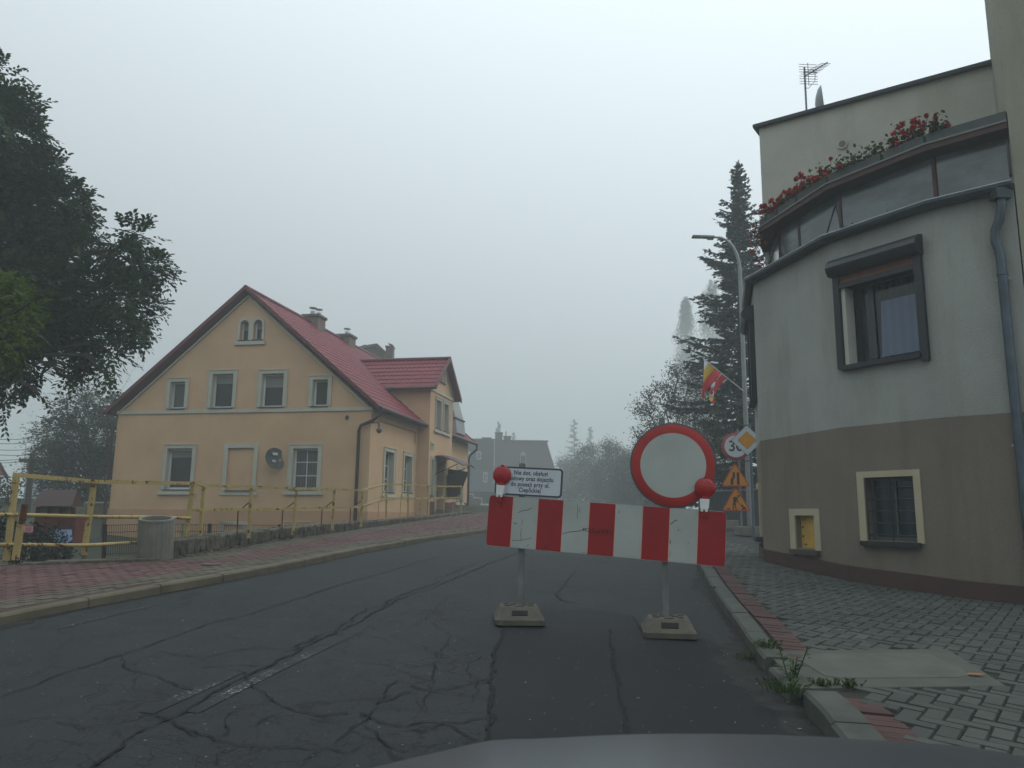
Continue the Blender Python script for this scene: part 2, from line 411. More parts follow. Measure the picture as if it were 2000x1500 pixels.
for q, w in (([(0, 640), (90, 650), (170, 700), (330, 720), (440, 690)], .014), ([(100, 500), (200, 560), (320, 600), (440, 590)], .012), ([(0, 860), (120, 900), (250, 870), (360, 850), (440, 810)], .016), ([(140, 720), (130, 800), (110, 900), (100, 1010)], .014),
             ([(240, 580), (210, 650), (170, 700)], .012), ([(0, 1100), (100, 1130), (220, 1090), (330, 1080), (420, 1040)], .015), ([(330, 720), (340, 800), (360, 850), (330, 960)], .012), ([(750, 350), (830, 330), (870, 290), (920, 220)], .02),
             ([(830, 340), (830, 375), (940, 400)], .03), ([(640, 230), (760, 210), (860, 200), (1000, 210)], .012), ([(860, 310), (1000, 300), (1180, 310), (1330, 330)], .012), ([(640, 120), (720, 180), (900, 160)], .011), ([(740, 400), (900, 420), (1100, 445)], .018)):
    seam(cm, Z5(q), w, .02)
tag(cm.build('road_crack', m_seam, fix=False), kind='structure')
# worn white lane paint
wm = MB()
for a, b_, w in (((285, 1392), (470, 1312), .1), ((375, 1392), (700, 1232), .085), ((120, 1228), (300, 1182), .05)):
    A, B_ = groad(*a), groad(*b_); d = (B_ - A).normalized(); n_ = V((-d.y, d.x, 0)) * w / 2; k = 14
    for i in range(k):
        q = [A.lerp(B_, i / k) - n_, A.lerp(B_, (i + 1) / k) - n_, A.lerp(B_, (i + 1) / k) + n_, A.lerp(B_, i / k) + n_]
        wm.poly([(s.x, s.y, rz_(s.x, s.y) + .004) for s in q])
tag(wm.build('road_marking', asphalt('worn_lane_paint', (.0072, .0092, .0100), (.0245, .029, .030), 0, True)), kind='structure')
# kerbs
m_kl = M('kerb_beige', (.105, .09, .06), .85, .25, 3, 120, .5, stain=.3)
m_kr = M('kerb_grey', (.058, .064, .055), .88, .25, 4, 120, .5)
def kerb(name, fx, side, y0, y1, h, w, mat, skip=(), step=1.0):
    mb = MB(); y = y0
    while y < y1:
        ye = min(y1, y + step)
        if not any(a < (y + ye) / 2 < b_ for a, b_ in skip):
            n = 4; jit = rnd.uniform(-.006, .006); ring = []
            for i in range(n + 1):
                yy = y + .006 + (ye - y - .012) * i / n; x = fx(yy); dx = fx(yy + .05) - fx(yy - .05); nn = V((.1, -dx, 0)).normalized() * side
                z0 = gz(x, yy) + jit; x += jit; c = V((x, yy, 0))
                ring.append([c + Z * (z0 - .25), c + Z * (z0 + h - .02), c + nn * .02 + Z * (z0 + h), c + nn * w + Z * (z0 + h), c + nn * w + Z * (z0 - .25)])
            b0 = len(mb.v)
            for R_ in ring: mb.v += R_
            for i in range(n):
                for j in range(4): mb.f.append([b0 + i*5 + j, b0 + i*5 + j + 1, b0 + (i+1)*5 + j + 1, b0 + (i+1)*5 + j]); mb.m.append(0)
            mb.f.append([b0 + j for j in range(5)]); mb.f.append([b0 + n*5 + j for j in reversed(range(5))]); mb.m += [0, 0]
        y = ye
    return tag(mb.build(name, mat), kind='structure')
kerb('kerb', kerbL, -1, -7.3, 60, .1, .15, m_kl)
kerb('kerb_stone', kerbR, 1, 5.95, 60, .115, .16, m_kr)
kerb('kerb_stone', kerbR, 1, -6.65, 4.98, .125, .2, m_kr, step=1.0)
kerb('kerb_stone', lambda y: kerbR(y) - .03, 1, 5.15, 5.72, .1, .17, m_kr, step=.57)
# paving blocks: real blocks in a bed of dark sand
def blocks(name, inside, hfun, L, W, rot, mats, pick, x0, x1, y0, y1, herring=True, gap=.0045, seed=3):
    R = random.Random(seed); mb = MB(); ca, sa = math.cos(rot), math.sin(rot)
    def put(cx, cy, lx, ly):
        wx, wy = cx * ca - cy * sa, cx * sa + cy * ca
        if not (x0 < wx < x1 and y0 < wy < y1) or not inside(wx, wy): return
        hx, hy = lx / 2 - gap, ly / 2 - gap; j = R.gauss(0, .0022); tx, ty = R.gauss(0, .010), R.gauss(0, .010); pts = []
        for dx, dy, dz in ((-hx, -hy, -.03), (hx, -hy, -.03), (hx, hy, -.03), (-hx, hy, -.03)):
            X = cx + dx; Y = cy + dy; a, b_ = X * ca - Y * sa, X * sa + Y * ca; pts.append(V((a, b_, hfun(a, b_) + dz)))
        k = .006
        for dx, dy in ((-hx + k, -hy + k), (hx - k, -hy + k), (hx - k, hy - k), (-hx + k, hy - k)):
            X = cx + dx; Y = cy + dy; a, b_ = X * ca - Y * sa, X * sa + Y * ca; pts.append(V((a, b_, hfun(a, b_) + j + dx * tx + dy * ty)))
        mb.add(pts, [(4, 5, 6, 7), (0, 1, 5, 4), (1, 2, 6, 5), (2, 3, 7, 6), (3, 0, 4, 7)], pick(wx, wy))
    rad = math.hypot(max(abs(x0), abs(x1)), max(abs(y0), abs(y1)))
    if herring:
        n = int(rad / W) + 2
        for i in range(-n, n):
            for k in range(-n // 2, n // 2):
                # herringbone on a half-block lattice
                cx, cy = i * W + k * 2 * L, i * W
                put(cx + L / 2, cy + W / 2, L, W); put(cx + L + W / 2, cy, W, L)
    else:
        n = int(rad / W) + 2; m2 = int(rad / L) + 2
        for i in range(-n, n):
            for k in range(-m2, m2): put(k * L + (L / 2 if i % 2 else 0), i * W, L, W)
    return tag(mb.build(name, mats, fix=False), kind='structure')
m_pg = M('paver_grey', (.047, .054, .048), .85, .22, 1.1, 90, .5, island=.22, stain=.6, stain_col=(.022, .032, .014))
m_pp = M('paver_pink', (.062, .029, .026), .85, .15, 2, 90, .5, island=.2)
m_pb = M('paver_beige', (.085, .073, .052), .85, .15, 2, 90, .5, island=.14)
m_pr = M('paver_red', (.10, .05, .048), .85, .16, .9, 90, .5, island=.13)
m_bed = M('joint_sand', (.015, .016, .013), .95, .3, 3, 60, .6)
bay_poly = [(4.55, 14.0), (5.08, 11.78), (5.95, 10.4), (6.7, 9.71)]
def bldR(x, y):
    if y > 15: return 5.0
    if y > 14: return 4.6
    for a, b_ in zip(bay_poly, bay_poly[1:]):
        if b_[1] <= y <= a[1]: return a[0] + (b_[0] - a[0]) * (a[1] - y) / (a[1] - b_[1])
    return 7.2 + (9.71 - y) * .6
SLAB = [hit(*q, pavR) for q in [(1497, 1272), (1850, 1268), (1965, 1340), (1560, 1345)]]
def in_slab(x, y):
    s = 0
    for a, b_ in zip(SLAB, SLAB[1:] + SLAB[:1]): s += 1 if (b_.x - a.x) * (y - a.y) - (b_.y - a.y) * (x - a.x) > 0 else -1
    return abs(s) == 4
blocks('pavement_blocks', lambda x, y: kerbR(y) + .42 < x < bldR(x, y) + .25 and not in_slab(x, y), pavR, .23, .115, math.radians(-37), [m_pg], lambda x, y: 0, 1.2, 10.5, -2, 24)
# pink edging row: blocks laid across, next to the kerb
def edge_row(name, fx, hfun, d0, d1, bl, y0, y1, mat, skip):
    R = random.Random(5); mb = MB(); y = y0
    while y < y1:
        if not skip(fx(y) + .3, y):
            dx = (fx(y + .05) - fx(y - .05)) / .1; nn = V((1, -dx, 0)).normalized(); dd = V((dx, 1, 0)).normalized()
            c = V((fx(y), y, 0)); q = [c + nn * d0 + dd * .004, c + nn * d1 + dd * .004, c + nn * d1 + dd * (bl - .004), c + nn * d0 + dd * (bl - .004)]
            j = R.gauss(0, .0025)
            bt = [V((p.x, p.y, hfun(p.x, p.y) - .03)) for p in q]; cen = sum(q, V()) / 4
            tp = [V((p.x, p.y, 0)).lerp(V((cen.x, cen.y, 0)), .03) for p in q]; tp = [V((p.x, p.y, hfun(p.x, p.y) + .002 + j)) for p in tp]
            mb.hexa(bt + tp)
        y += bl / math.hypot(1, (fx(y + .05) - fx(y - .05)) / .1)
    return tag(mb.build(name, mat), kind='structure')
edge_row('pavement_edging', kerbR, pavR, .21, .43, .108, -2, 24, m_pp, lambda x, y: 4.95 < y < 5.98)
bed = MB(); bed.grid(lambda y, t: (lambda x: (x, y, pavR(x, y) - .018))(kerbR(y) + .05 + (9 if y < 24 else 5) * t), lin(-6, 3, 9) + lin(3.5, 24, 41) + lin(25, 60, 18), lin(0, 1, 14))
tag(bed.build('pavement', m_bed, smooth=180), kind='structure')
# left pavement
def pickL(x, y):
    d = kerbL(y) - x
    if d < .62: return 1
    w = x - wallX(y)
    return 1 if w < .5 and y > 11 else 0
blocks('pavement_blocks', lambda x, y: wallX(y) - .15 < x < kerbL(y) - .16, pavL, .2, .1, math.radians(78), [m_pr, m_pb], pickL, -9, 3, 3, 30, herring=False, seed=9, gap=.003)
bed = MB(); bed.grid(lambda y, t: (lambda x: (x, y, pavL(x, y) - (.007 if y < 29.8 else 0)))(kerbL(y) - .1 + (wallX(y) - .35 - kerbL(y) + .1) * t), lin(-6, 30, 60) + lin(31, 60, 15), lin(0, 1, 10))
tag(bed.build('pavement', M('joint_dirt', (.06, .036, .034), .95, .3, 3, 60, .6), smooth=180), kind='structure')
# concrete cover set in the right pavement
m_conc = M('concrete', (.065, .07, .058), .88, .2, 2.5, 70, .4, stain=.35)
t = thing('concrete_cover', SLAB[0], 'large worn concrete cover plate set in grey paving beside the weedy kerb', 'cover')
b1 = MB(); b1.prism([V((p.x, p.y, pavR(p.x, p.y) - .06)) for p in SLAB], Z * .064); b1.build('surround', m_conc, t, bevel=.006)
inn = [hit(*q, pavR) for q in [(1570, 1282), (1600, 1279), (1780, 1277), (1820, 1281), (1880, 1308), (1893, 1322), (1870, 1325), (1640, 1327), (1610, 1322), (1558, 1290)]]
b1 = MB(); b1.prism([V((p.x, p.y, pavR(p.x, p.y) - .04)) for p in inn], Z * .052); b1.build('plate', M('concrete_plate', (.078, .082, .068), .85, .2, 3, 70, .4), t, bevel=.008)
# ------------------------------------------------------------------ the peach house
HA = math.radians(11.5); HO = V((-4.97, 27, 0))
hf = V((math.sin(HA), math.cos(HA), 0)); hn = V((math.cos(HA), -math.sin(HA), 0)); hg = -hn
def H(s, t, z): return HO + hf * s + hn * t + Z * z
m_peach = M('peach_render', (.56, .37, .22), .9, .1, .8, 150, .4, stain=.18, stain_col=(.3, .19, .11))
m_peach2 = M('peach_plinth', (.45, .27, .155), .9, .08, 1.2, 150, .35)
m_trim = M('trim_grey', (.46, .44, .365), .85, .08, 2, 120, .2)
m_pvc = M('white_pvc', (.62, .63, .62), .4, .03, 3, 60, 0)
m_sill = M('sill_dark', (.075, .075, .075), .6, .2)
def tilem(name, col):
    m, nt, b = new_mat(name); p = pos(nt)
    n = noise(nt, p, 1.2, 4); n2 = noise(nt, p, 8, 4)
    c = mixc(nt, rng(nt, n, .3, .7), sc(col, .85), sc(col, 1.15)); c = mixc(nt, rng(nt, n2, .55, .8, 0, .35), c, sc(col, .55))
    nt.links.new(c, b.inputs['Base Color']); b.inputs['Roughness'].default_value = .5; b.inputs['Specular IOR Level'].default_value = .22; return m
m_tile = tilem('red_metal_tile', (.17, .022, .032)); m_verge = M('verge_red', (.105, .016, .024), .5, .15, 4, 60, 0)
m_gut = M('gutter_brown', (.035, .02, .017), .45, .2); m_brick = None
def brickm(name, c1, c2, mort, s=6, rot=0):
    m, nt, b = new_mat(name); p = pos(nt, (1, 1, 1), (0, 0, 0))
    # wall coordinate: run along x+y, height along z
    sx = nt.nodes.new('ShaderNodeSeparateXYZ'); nt.links.new(p, sx.inputs[0])
    cx = nt.nodes.new('ShaderNodeCombineXYZ'); nt.links.new(math_(nt, 'ADD', sx.outputs[0], sx.outputs[1]), cx.inputs[0]); nt.links.new(sx.outputs[2], cx.inputs[1])
    br = nt.nodes.new('ShaderNodeTexBrick'); br.inputs['Scale'].default_value = s; br.inputs['Color1'].default_value = (*c1, 1); br.inputs['Color2'].default_value = (*c2, 1); br.inputs['Mortar'].default_value = (*mort, 1); br.inputs['Mortar Size'].default_value = .03
    nt.links.new(cx.outputs[0], br.inputs['Vector'])
    c = mixc(nt, rng(nt, noise(nt, p, 5, 5), .35, .7, 0, .6), br.outputs['Color'], sc(mort, .6))
    nt.links.new(c, b.inputs['Base Color']); b.inputs['Roughness'].default_value = .9; bump(nt, b, br.outputs['Fac'], -.3, .01); return m
m_brick = brickm('chimney_brick', (.17, .10, .075), (.12, .085, .07), (.2, .19, .17))
house = thing('peach_house', H(0, 0, 0), 'peach rendered gable house with red tiled roof and projecting entrance bay', 'house')
# body: solid, recesses are cut into it
w = MB(); e0, er = 5.0, 9.42
w.prism([H(0, 0, -.9), H(0, -10.2, -.9), H(0, -10.2, e0), H(0, -5.1, er), H(0, 0, e0)], hf * 13.5)
wall = w.build('wall', m_peach, house)
bw = MB(); B0, B1, BT = 5.2, 8.66, .52
bw.prism([H(B0, BT, -.3), H(B1, BT, -.3), H(B1, BT, 6.55), H((B0 + B1) / 2, BT, 8.05), H(B0, BT, 6.55)], hn * -4.2)
bay = bw.build('entrance_bay', m_peach, house)
cuts, cutb = [], []
class Fr:
    def __init__(s, O, a, n): s.O, s.a, s.n = V(O), V(a), V(n)
    def p(s, x, z, d=0): return s.O + s.a * x + Z * z + s.n * d
    def boxc(s, x0, x1, z0, z1, d0, d1):
        return [s.p(x0, z0, d0), s.p(x1, z0, d0), s.p(x1, z0, d1), s.p(x0, z0, d1), s.p(x0, z1, d0), s.p(x1, z1, d0), s.p(x1, z1, d1), s.p(x0, z1, d1)]
GAB = Fr(H(0, 0, 0), hg, -hf); FAC = Fr(H(0, 0, 0), hf, hn); BAYF = Fr(H(0, BT, 0), hf, hn)
g_dark = glassm('pane_dark', (.010, .012, .012), (.032, .036, .033), 4, spec=.35); g_net = glassm('pane_net', (.02, .024, .022), (.11, .12, .105), 3, .1, spec=.35)
g_blind = M('roller_blind', (.2, .2, .18), .7, .05, 4, 60, 0)
g_slat = glassm('pane_slats', (.04, .042, .04), (.09, .09, .085), 8, spec=.35)
def window(fr, par, cl, x0, x1, z0, z1, trim=.11, depth=.2, mx=0, mz=0, pane=None, blind=0, sill=True, arch=False, fw=.055, tm=None, name='window', label=None, fm=None, apron=False):
    cl.append(fr.boxc(x0, x1, z0, z1, -depth - .06, .3))
    f = MB(); d0, d1 = -depth - .02, -depth + .05
    f.hexa(fr.boxc(x0, x0 + fw, z0, z1, d0, d1)); f.hexa(fr.boxc(x1 - fw, x1, z0, z1, d0, d1))
    f.hexa(fr.boxc(x0 + fw, x1 - fw, z0, z0 + fw, d0, d1)); f.hexa(fr.boxc(x0 + fw, x1 - fw, z1 - fw, z1, d0, d1))
    for i in range(mx):
        c = x0 + (x1 - x0) * (i + 1) / (mx + 1); f.hexa(fr.boxc(c - .014, c + .014, z0 + fw, z1 - fw, d0 + .02, d1 - .01))
    for i in range(mz):
        c = z0 + (z1 - z0) * (i + 1) / (mz + 1); f.hexa(fr.boxc(x0 + fw, x1 - fw, c - .014, c + .014, d0 + .018, d1 - .012))
    wn = f.build(name, fm or m_pvc, par)
    if label: wn['label'] = label
    g = MB(); g.hexa(fr.boxc(x0 + fw * .5, x1 - fw * .5, z0 + fw * .5, z1 - fw * .5, d0 + .005, d0 + .03)); g.build('pane', pane or g_dark, wn)
    if blind:
        g = MB(); g.hexa(fr.boxc(x0 + fw, x1 - fw, z1 - fw - blind, z1 - fw, d0 + .031, d0 + .04)); g.build('blind', g_blind, wn)
    if trim:
        s = MB(); q = trim; zb = z0
        if arch:
            r = (x1 - x0) / 2; cx = (x0 + x1) / 2; zc = z1 - r; n = 12
            for i in range(n):
                a, b_ = math.pi * i / n, math.pi * (i + 1) / n
                o = [(cx - r * math.cos(a), zc + r * math.sin(a)), (cx - r * math.cos(b_), zc + r * math.sin(b_)), (cx - (r + q) * math.cos(b_), zc + (r + q) * math.sin(b_)), (cx - (r + q) * math.cos(a), zc + (r + q) * math.sin(a))]
                s.prism([fr.p(x, z, -.01) for x, z in o], fr.n * .045)
                # fill the corner of the square recess above the arch with wall
                o = [(cx - r * math.cos(a), zc + r * math.sin(a)), (cx - r * math.cos(b_), zc + r * math.sin(b_)), (cx - r * math.cos(b_), z1 + .01), (cx - r * math.cos(a), z1 + .01)]
                s.prism([fr.p(x, z, -.16) for x, z in o], fr.n * .155)
            s.hexa(fr.boxc(x0 - q, x0, zb, zc, -.01, .035)); s.hexa(fr.boxc(x1, x1 + q, zb, zc, -.01, .035))
        else:
            s.hexa(fr.boxc(x0 - q, x0, zb, z1, -.01, .03)); s.hexa(fr.boxc(x1, x1 + q, zb, z1, -.01, .03)); s.hexa(fr.boxc(x0 - q, x1 + q, z1, z1 + q, -.01, .03))
            s.hexa(fr.boxc(x0 - q - .03, x0 - q, zb, z1 + q, -.01, .05)); s.hexa(fr.boxc(x1 + q, x1 + q + .03, zb, z1 + q, -.01, .05)); s.hexa(fr.boxc(x0 - q - .03, x1 + q + .03, z1 + q, z1 + q + .03, -.01, .055))
        if not arch:
            s.hexa(fr.boxc(x0, x0 + .012, z0, z1, d1, -.005)); s.hexa(fr.boxc(x1 - .012, x1, z0, z1, d1, -.005)); s.hexa(fr.boxc(x0 + .012, x1 - .012, z1 - .012, z1, d1, -.005))
        s.build('surround', tm or m_trim, wn)
    if sill:
        s = MB(); s.hexa(fr.boxc(x0 - .04, x1 + .04, z0 - .04, z0, -depth + .055, .07)); s.build('sill', m_sill, wn)
    if apron:
        s = MB(); s.hexa(fr.boxc(x0 - .2, x1 + .2, z0 - .13, z0 - .041, -.01, .05)); s.hexa(fr.boxc(x0 - .26, x1 + .26, z0 - .19, z0 - .131, -.01, .08)); s.build('apron', m_trim, wn)
    return wn
# gable openings (distance from right corner, height)
window(GAB, house, cuts, 4.99, 5.34, 7.66, 8.42, .1, mx=0, pane=g_blind and g_dark, blind=.3, arch=True, fw=.05, label='narrow round arched attic window')
window(GAB, house, cuts, 4.44, 4.79, 7.66, 8.42, .1, blind=.28, arch=True, fw=.05)
s = MB(); s.hexa(GAB.boxc(4.28, 5.52, 7.47, 7.6, -.01, .07)); s.build('attic_sill_band', m_trim, house)
window(GAB, house, cuts, 7.44, 8.07, 5.12, 6.14, .13, pane=g_slat, fw=.07); window(GAB, house, cuts, 5.47, 6.34, 5.12, 6.4, .13, pane=g_dark, blind=.28, fw=.07)
window(GAB, house, cuts, 3.44, 4.32, 5.12, 6.36, .13, pane=g_dark, blind=.42, fw=.07); window(GAB, house, cuts, 1.70, 2.29, 5.12, 6.09, .13, pane=g_slat, fw=.07)
window(GAB, house, cuts, 6.92, 7.96, 2.12, 3.63, .13, pane=g_dark, blind=.25, apron=True, fw=.08)
window(GAB, house, cuts, 1.94, 2.91, 2.15, 3.6, .13, mx=1, mz=2, pane=g_net, apron=True, fw=.07)
# bricked-up window: a shallow recess with a surround
cuts.append(GAB.boxc(4.43, 5.47, 2.1, 3.63, -.05, .3))
s = MB()
for a in ((4.27, 4.43, 2.1, 3.63), (5.47, 5.63, 2.1, 3.63), (4.27, 5.63, 3.63, 3.79), (4.2, 5.7, 1.93, 2.06)): s.hexa(GAB.boxc(*a, -.01, .035))
s.build('blind_window_surround', m_trim, house)
s = MB(); s.hexa(GAB.boxc(4.4, 5.5, 2.06, 2.1, -.045, .07)); s.build('blind_window_sill', m_sill, house)
# cellar openings
cuts.append(GAB.boxc(4.67, 5.43, .3, .88, -.06, .3))
s = MB()
for a in ((4.5, 4.67, .2, .88), (5.43, 5.6, .2, .88), (4.5, 5.6, .88, 1.0)): s.hexa(GAB.boxc(*a, -.01, .035))
for a in ((7.0, 7.15, .1, .88), (7.7, 7.85, .1, .88), (7.0, 7.85, .88, 1.0)): s.hexa(GAB.boxc(*a, -.01, .035))
s.build('cellar_surround', m_trim, house)
window(GAB, house, cuts, 2.17, 2.95, .3, .88, .13, pane=g_dark, sill=False, fw=.04, name='cellar_window')
# facade openings
window(FAC, house, cuts, 1.5, 2.45, 2.12, 3.62, .13, mx=1, mz=2, pane=g_net, apron=True, depth=.24); window(FAC, house, cuts, 3.65, 4.58, 2.17, 3.62, .13, mx=1, mz=2, pane=g_dark, apron=True, depth=.24)
window(FAC, house, cuts, 11.55, 12.6, 1.98, 3.55, .13, mx=0, pane=g_net, apron=True, depth=.24)
window(BAYF, house, cutb, 6.02, 6.78, 4.98, 6.22, .1, depth=.25, pane=g_blind, apron=True); window(BAYF, house, cutb, 7.2, 7.95, 4.98, 6.22, .1, depth=.25, pane=g_blind, apron=True)
window(BAYF, house, cutb, 6.58, 6.78, 7.08, 7.55, .05, depth=.15, pane=g_dark, fw=.03); window(BAYF, house, cutb, 7.0, 7.2, 7.08, 7.55, .05, depth=.15, pane=g_dark, fw=.03)
window(BAYF, house, cutb, 5.55, 5.85, 2.1, 3.6, .08, depth=.2, pane=g_dark, fw=.04); window(BAYF, house, cutb, 7.75, 8.1, 2.1, 3.0, .08, depth=.2, pane=g_dark, fw=.04)
# entrance door
cutb.append(BAYF.boxc(6.25, 7.45, 1.45, 3.6, -.3, .3))
s = MB(); s.hexa(BAYF.boxc(6.3, 7.4, 1.45, 3.55, -.3, -.24)); dr = s.build('door', M('door_beige', (.27, .23, .18), .6, .1), house)
s = MB(); s.hexa(BAYF.boxc(6.5, 7.2, 1.7, 2.4, -.24, -.225)); s.hexa(BAYF.boxc(6.5, 7.2, 2.6, 3.4, -.24, -.225)); s.build('panel', M('door_panel', (.2, .17, .135), .6, .1), dr)
s = MB(); s.tube([BAYF.p(6.4, 2.4, -.24), BAYF.p(6.4, 2.4, -.18), BAYF.p(6.52, 2.4, -.18)], .014); s.build('handle', m_sill, dr)
s = MB(); s.hexa(BAYF.boxc(6.12, 6.25, 1.45, 3.6, -.01, .04)); s.hexa(BAYF.boxc(7.45, 7.58, 1.45, 3.6, -.01, .04)); s.hexa(BAYF.boxc(6.12, 7.58, 3.6, 3.72, -.01, .04)); s.build('door_surround', m_trim, house)
s = MB(); s.hexa(BAYF.boxc(6.0, 7.7, 1.2, 1.43, .01, 1.2)); s.hexa(BAYF.boxc(6.0, 7.7, 1.0, 1.26, 1.2, 1.55)); s.build('doorstep', M('step_stone', (.1, .095, .085), .9, .2), house)
# brown canopy over the door
m_can = M('canopy_brown', (.05, .03, .024), .5, .15); cn = MB()
cn.grid(lambda a, b_: BAYF.p(5.95 + 2.0 * a, 3.78 - .42 * b_ ** 1.8 + .10 * math.sin(math.pi * a), .02 + 1.3 * b_), lin(0, 1, 8), lin(0, 1, 10))
cn.grid(lambda a, b_: BAYF.p(5.95 + 2.0 * a, 3.75 - .42 * b_ ** 1.8 + .10 * math.sin(math.pi * a), .02 + 1.3 * b_), lin(0, 1, 8), lin(0, 1, 10))
can = cn.build('canopy', m_can, house, smooth=60)
s = MB(); s.prism([BAYF.p(7.95, 3.35, .03), BAYF.p(7.95, 3.2, 1.0), BAYF.p(7.95, 2.0, .55), BAYF.p(7.95, 2.0, .03)], hf * .03); s.build('side_screen', M('smoked_panel', (.055, .042, .036), .25, .1, 4, 60, 0), can)
s = MB()
for a in (6.05, 7.9): s.tube([BAYF.p(a, 3.0, .02), BAYF.p(a, 3.45, 1.05)], .018)
s.build('bracket', m_can, can)
cut(wall, cuts); cut(bay, cutb)
# mouldings
s = MB(); s.hexa(GAB.boxc(-.03, 10.23, 4.93, 5.06, -.01, .045)); s.hexa(FAC.boxc(.02, 5.15, 4.84, 4.99, -.01, .05)); s.hexa(FAC.boxc(8.7, 13.4, 4.84, 4.99, -.01, .05))
for sgn in (0, 1):
    a = GAB.p(5.1, er - .02, 0); b_ = GAB.p(0 if sgn else 10.2, e0 + .0, 0)
    s.bar(a - Z * .06 - hf * .025, b_ - Z * .06 - hf * .025, .05, .09, up=hf)
s.build('string_course', m_trim, house)
s = MB(); s.hexa(BAYF.boxc(B0 - .02, B1 + .02, 6.5, 6.6, -.01, .05)); s.hexa(BAYF.boxc(B0 + .05, B0 + .12, 1.5, 1.52, -.01, .02))
s.bar(BAYF.p((B0 + B1) / 2, 8.0, .025), BAYF.p(B0 + .03, 6.62, .025), .05, .08, up=hn); s.bar(BAYF.p((B0 + B1) / 2, 8.0, .025), BAYF.p(B1 - .03, 6.62, .025), .05, .08, up=hn)
s.build('bay_moulding', m_trim, house)
s = MB(); s.hexa(GAB.boxc(-.035, 10.235, -.9, 1.40, -.01, .035)); pln = s.build('plinth', m_peach2, house)
cut(pln, [GAB.boxc(4.67, 5.43, .3, .88, -.06, .3), GAB.boxc(2.17, 2.95, .3, .88, -.3, .3)])
s = MB(); s.hexa(FAC.boxc(.03, B0, -.9, 1.40, -.01, .03)); s.build('plinth', m_peach2, house)
m_redp = M('plinth_red', (.10, .03, .022), .8, .15); s = MB(); s.hexa(FAC.boxc(B1 + .01, 13.52, -.3, 1.92, -.01, .03)); s.hexa(BAYF.boxc(B0 + .3, 6.1, 1.0, 1.85, -.01, .03)); s.hexa(BAYF.boxc(7.6, B1, 1.0, 1.85, -.01, .03)); s.build('plinth', m_redp, house)
s = MB(); s.hexa(FAC.boxc(.7, 4.9, 4.64, 4.7, -.01, .035)); s.hexa(FAC.boxc(.7, .76, 4.2, 4.64, -.01, .033)); s.hexa(FAC.boxc(4.84, 4.9, 4.2, 4.64, -.01, .033)); s.build('panel_moulding', M('trim_peach', (.39, .22, .12), .9, .06), house)
# roofs with tile relief
def tilehgt(a, d, wv=.2, row=.36):
    fr_ = (d / row) % 1.0
    return .016 * math.sin(2 * math.pi * a / wv) + .032 * (1 - fr_)
def rowsamples(L, row=.36):
    out = [0]; k = 0
    while out[-1] < L:
        for q in (.03, .5, .97):
            out.append(min(L, (k + q) * row))
        k += 1
    return sorted(set(out))
def slope(fn, length, L, nrm, wv=.2):
    """fn(a,d) -> point on the plane"""
    mb = MB(); us = lin(0, length, int(length / (wv / 4))); vs = rowsamples(L)
    mb.grid(lambda a, d: fn(a, d) + nrm * (tilehgt(a, d, wv)), us, vs); return mb
RX = 4.56 / 5.45; RL = math.hypot(4.56, 5.45); rn = (hn * 4.56 + Z * 5.45).normalized(); rn2 = (-hn * 4.56 + Z * 5.45).normalized()
mb = slope(lambda a, d: H(-.25 + a, .35 - 5.45 * d / RL, 5.03 + 4.56 * d / RL), 14.0, RL, rn)
mb.grid(lambda a, d: H(-.25 + a, .35 - 5.45 * d / RL, 4.97 + 4.56 * d / RL), [0, 14.0], [0, RL])
mb.grid(lambda a, d: H(-.25 + a, -10.55 + 5.45 * d / RL, 5.03 + 4.56 * d / RL), lin(0, 14.0, 20), lin(0, RL, 20))
mb.grid(lambda a, d: H(-.25 + a, -10.55 + 5.45 * d / RL, 4.97 + 4.56 * d / RL), [0, 14.0], [0, RL])
roof = mb.build('roof', m_tile, house, smooth=50, fix=False)
s = MB(); s.tube([H(-.28, -5.1, 9.63), H(13.8, -5.1, 9.63)], .09, 10); s.build('ridge_cap', m_verge, roof, smooth=60)
s = MB()
for t0, t1 in ((.37, -5.1), (-10.57, -5.1)):
    for sp in (-.27, 13.77):
        a, b_ = H(sp, t0, 4.95), H(sp, t1, 9.57)
        s.box(a - hf * .03 - Z * .03, b_ - a, hf * .06, Z * .17)
s.build('verge_board', m_verge, roof)
# bay roof
bc = (B0 + B1) / 2; bh = (B1 - B0) / 2 + .3; bL = math.hypot(bh, 1.58)
bn = (-hf * 1.58 + Z * bh).normalized(); bn2 = (hf * 1.58 + Z * bh).normalized()
mb = slope(lambda a, d: H(bc - bh + bh * d / bL, BT + .3 - a, 6.58 + 1.58 * d / bL), 4.2, bL, bn)
mb.grid(lambda a, d: H(bc - bh + bh * d / bL, BT + .3 - a, 6.53 + 1.58 * d / bL), [0, 4.2], [0, bL])
for dz in (0, -.06): mb.grid(lambda a, d: H(bc + bh - bh * d / bL, BT + .3 - a, 6.58 + dz + 1.58 * d / bL), lin(0, 4.2, 10), lin(0, bL, 8))
broof = mb.build('bay_roof', m_tile, house, smooth=50, fix=False)
s = MB(); s.tube([H(bc, BT + .34, 8.2), H(bc, -3.6, 8.2)], .08, 10)
for k in (-1, 1):
    a, b_ = H(bc + k * (bh + .02), BT + .31, 6.5), H(bc, BT + .31, 8.12); s.box(a - hn * .02 - Z * .04, b_ - a, hn * .05, Z * .2)
s.build('verge_board', m_verge, broof)
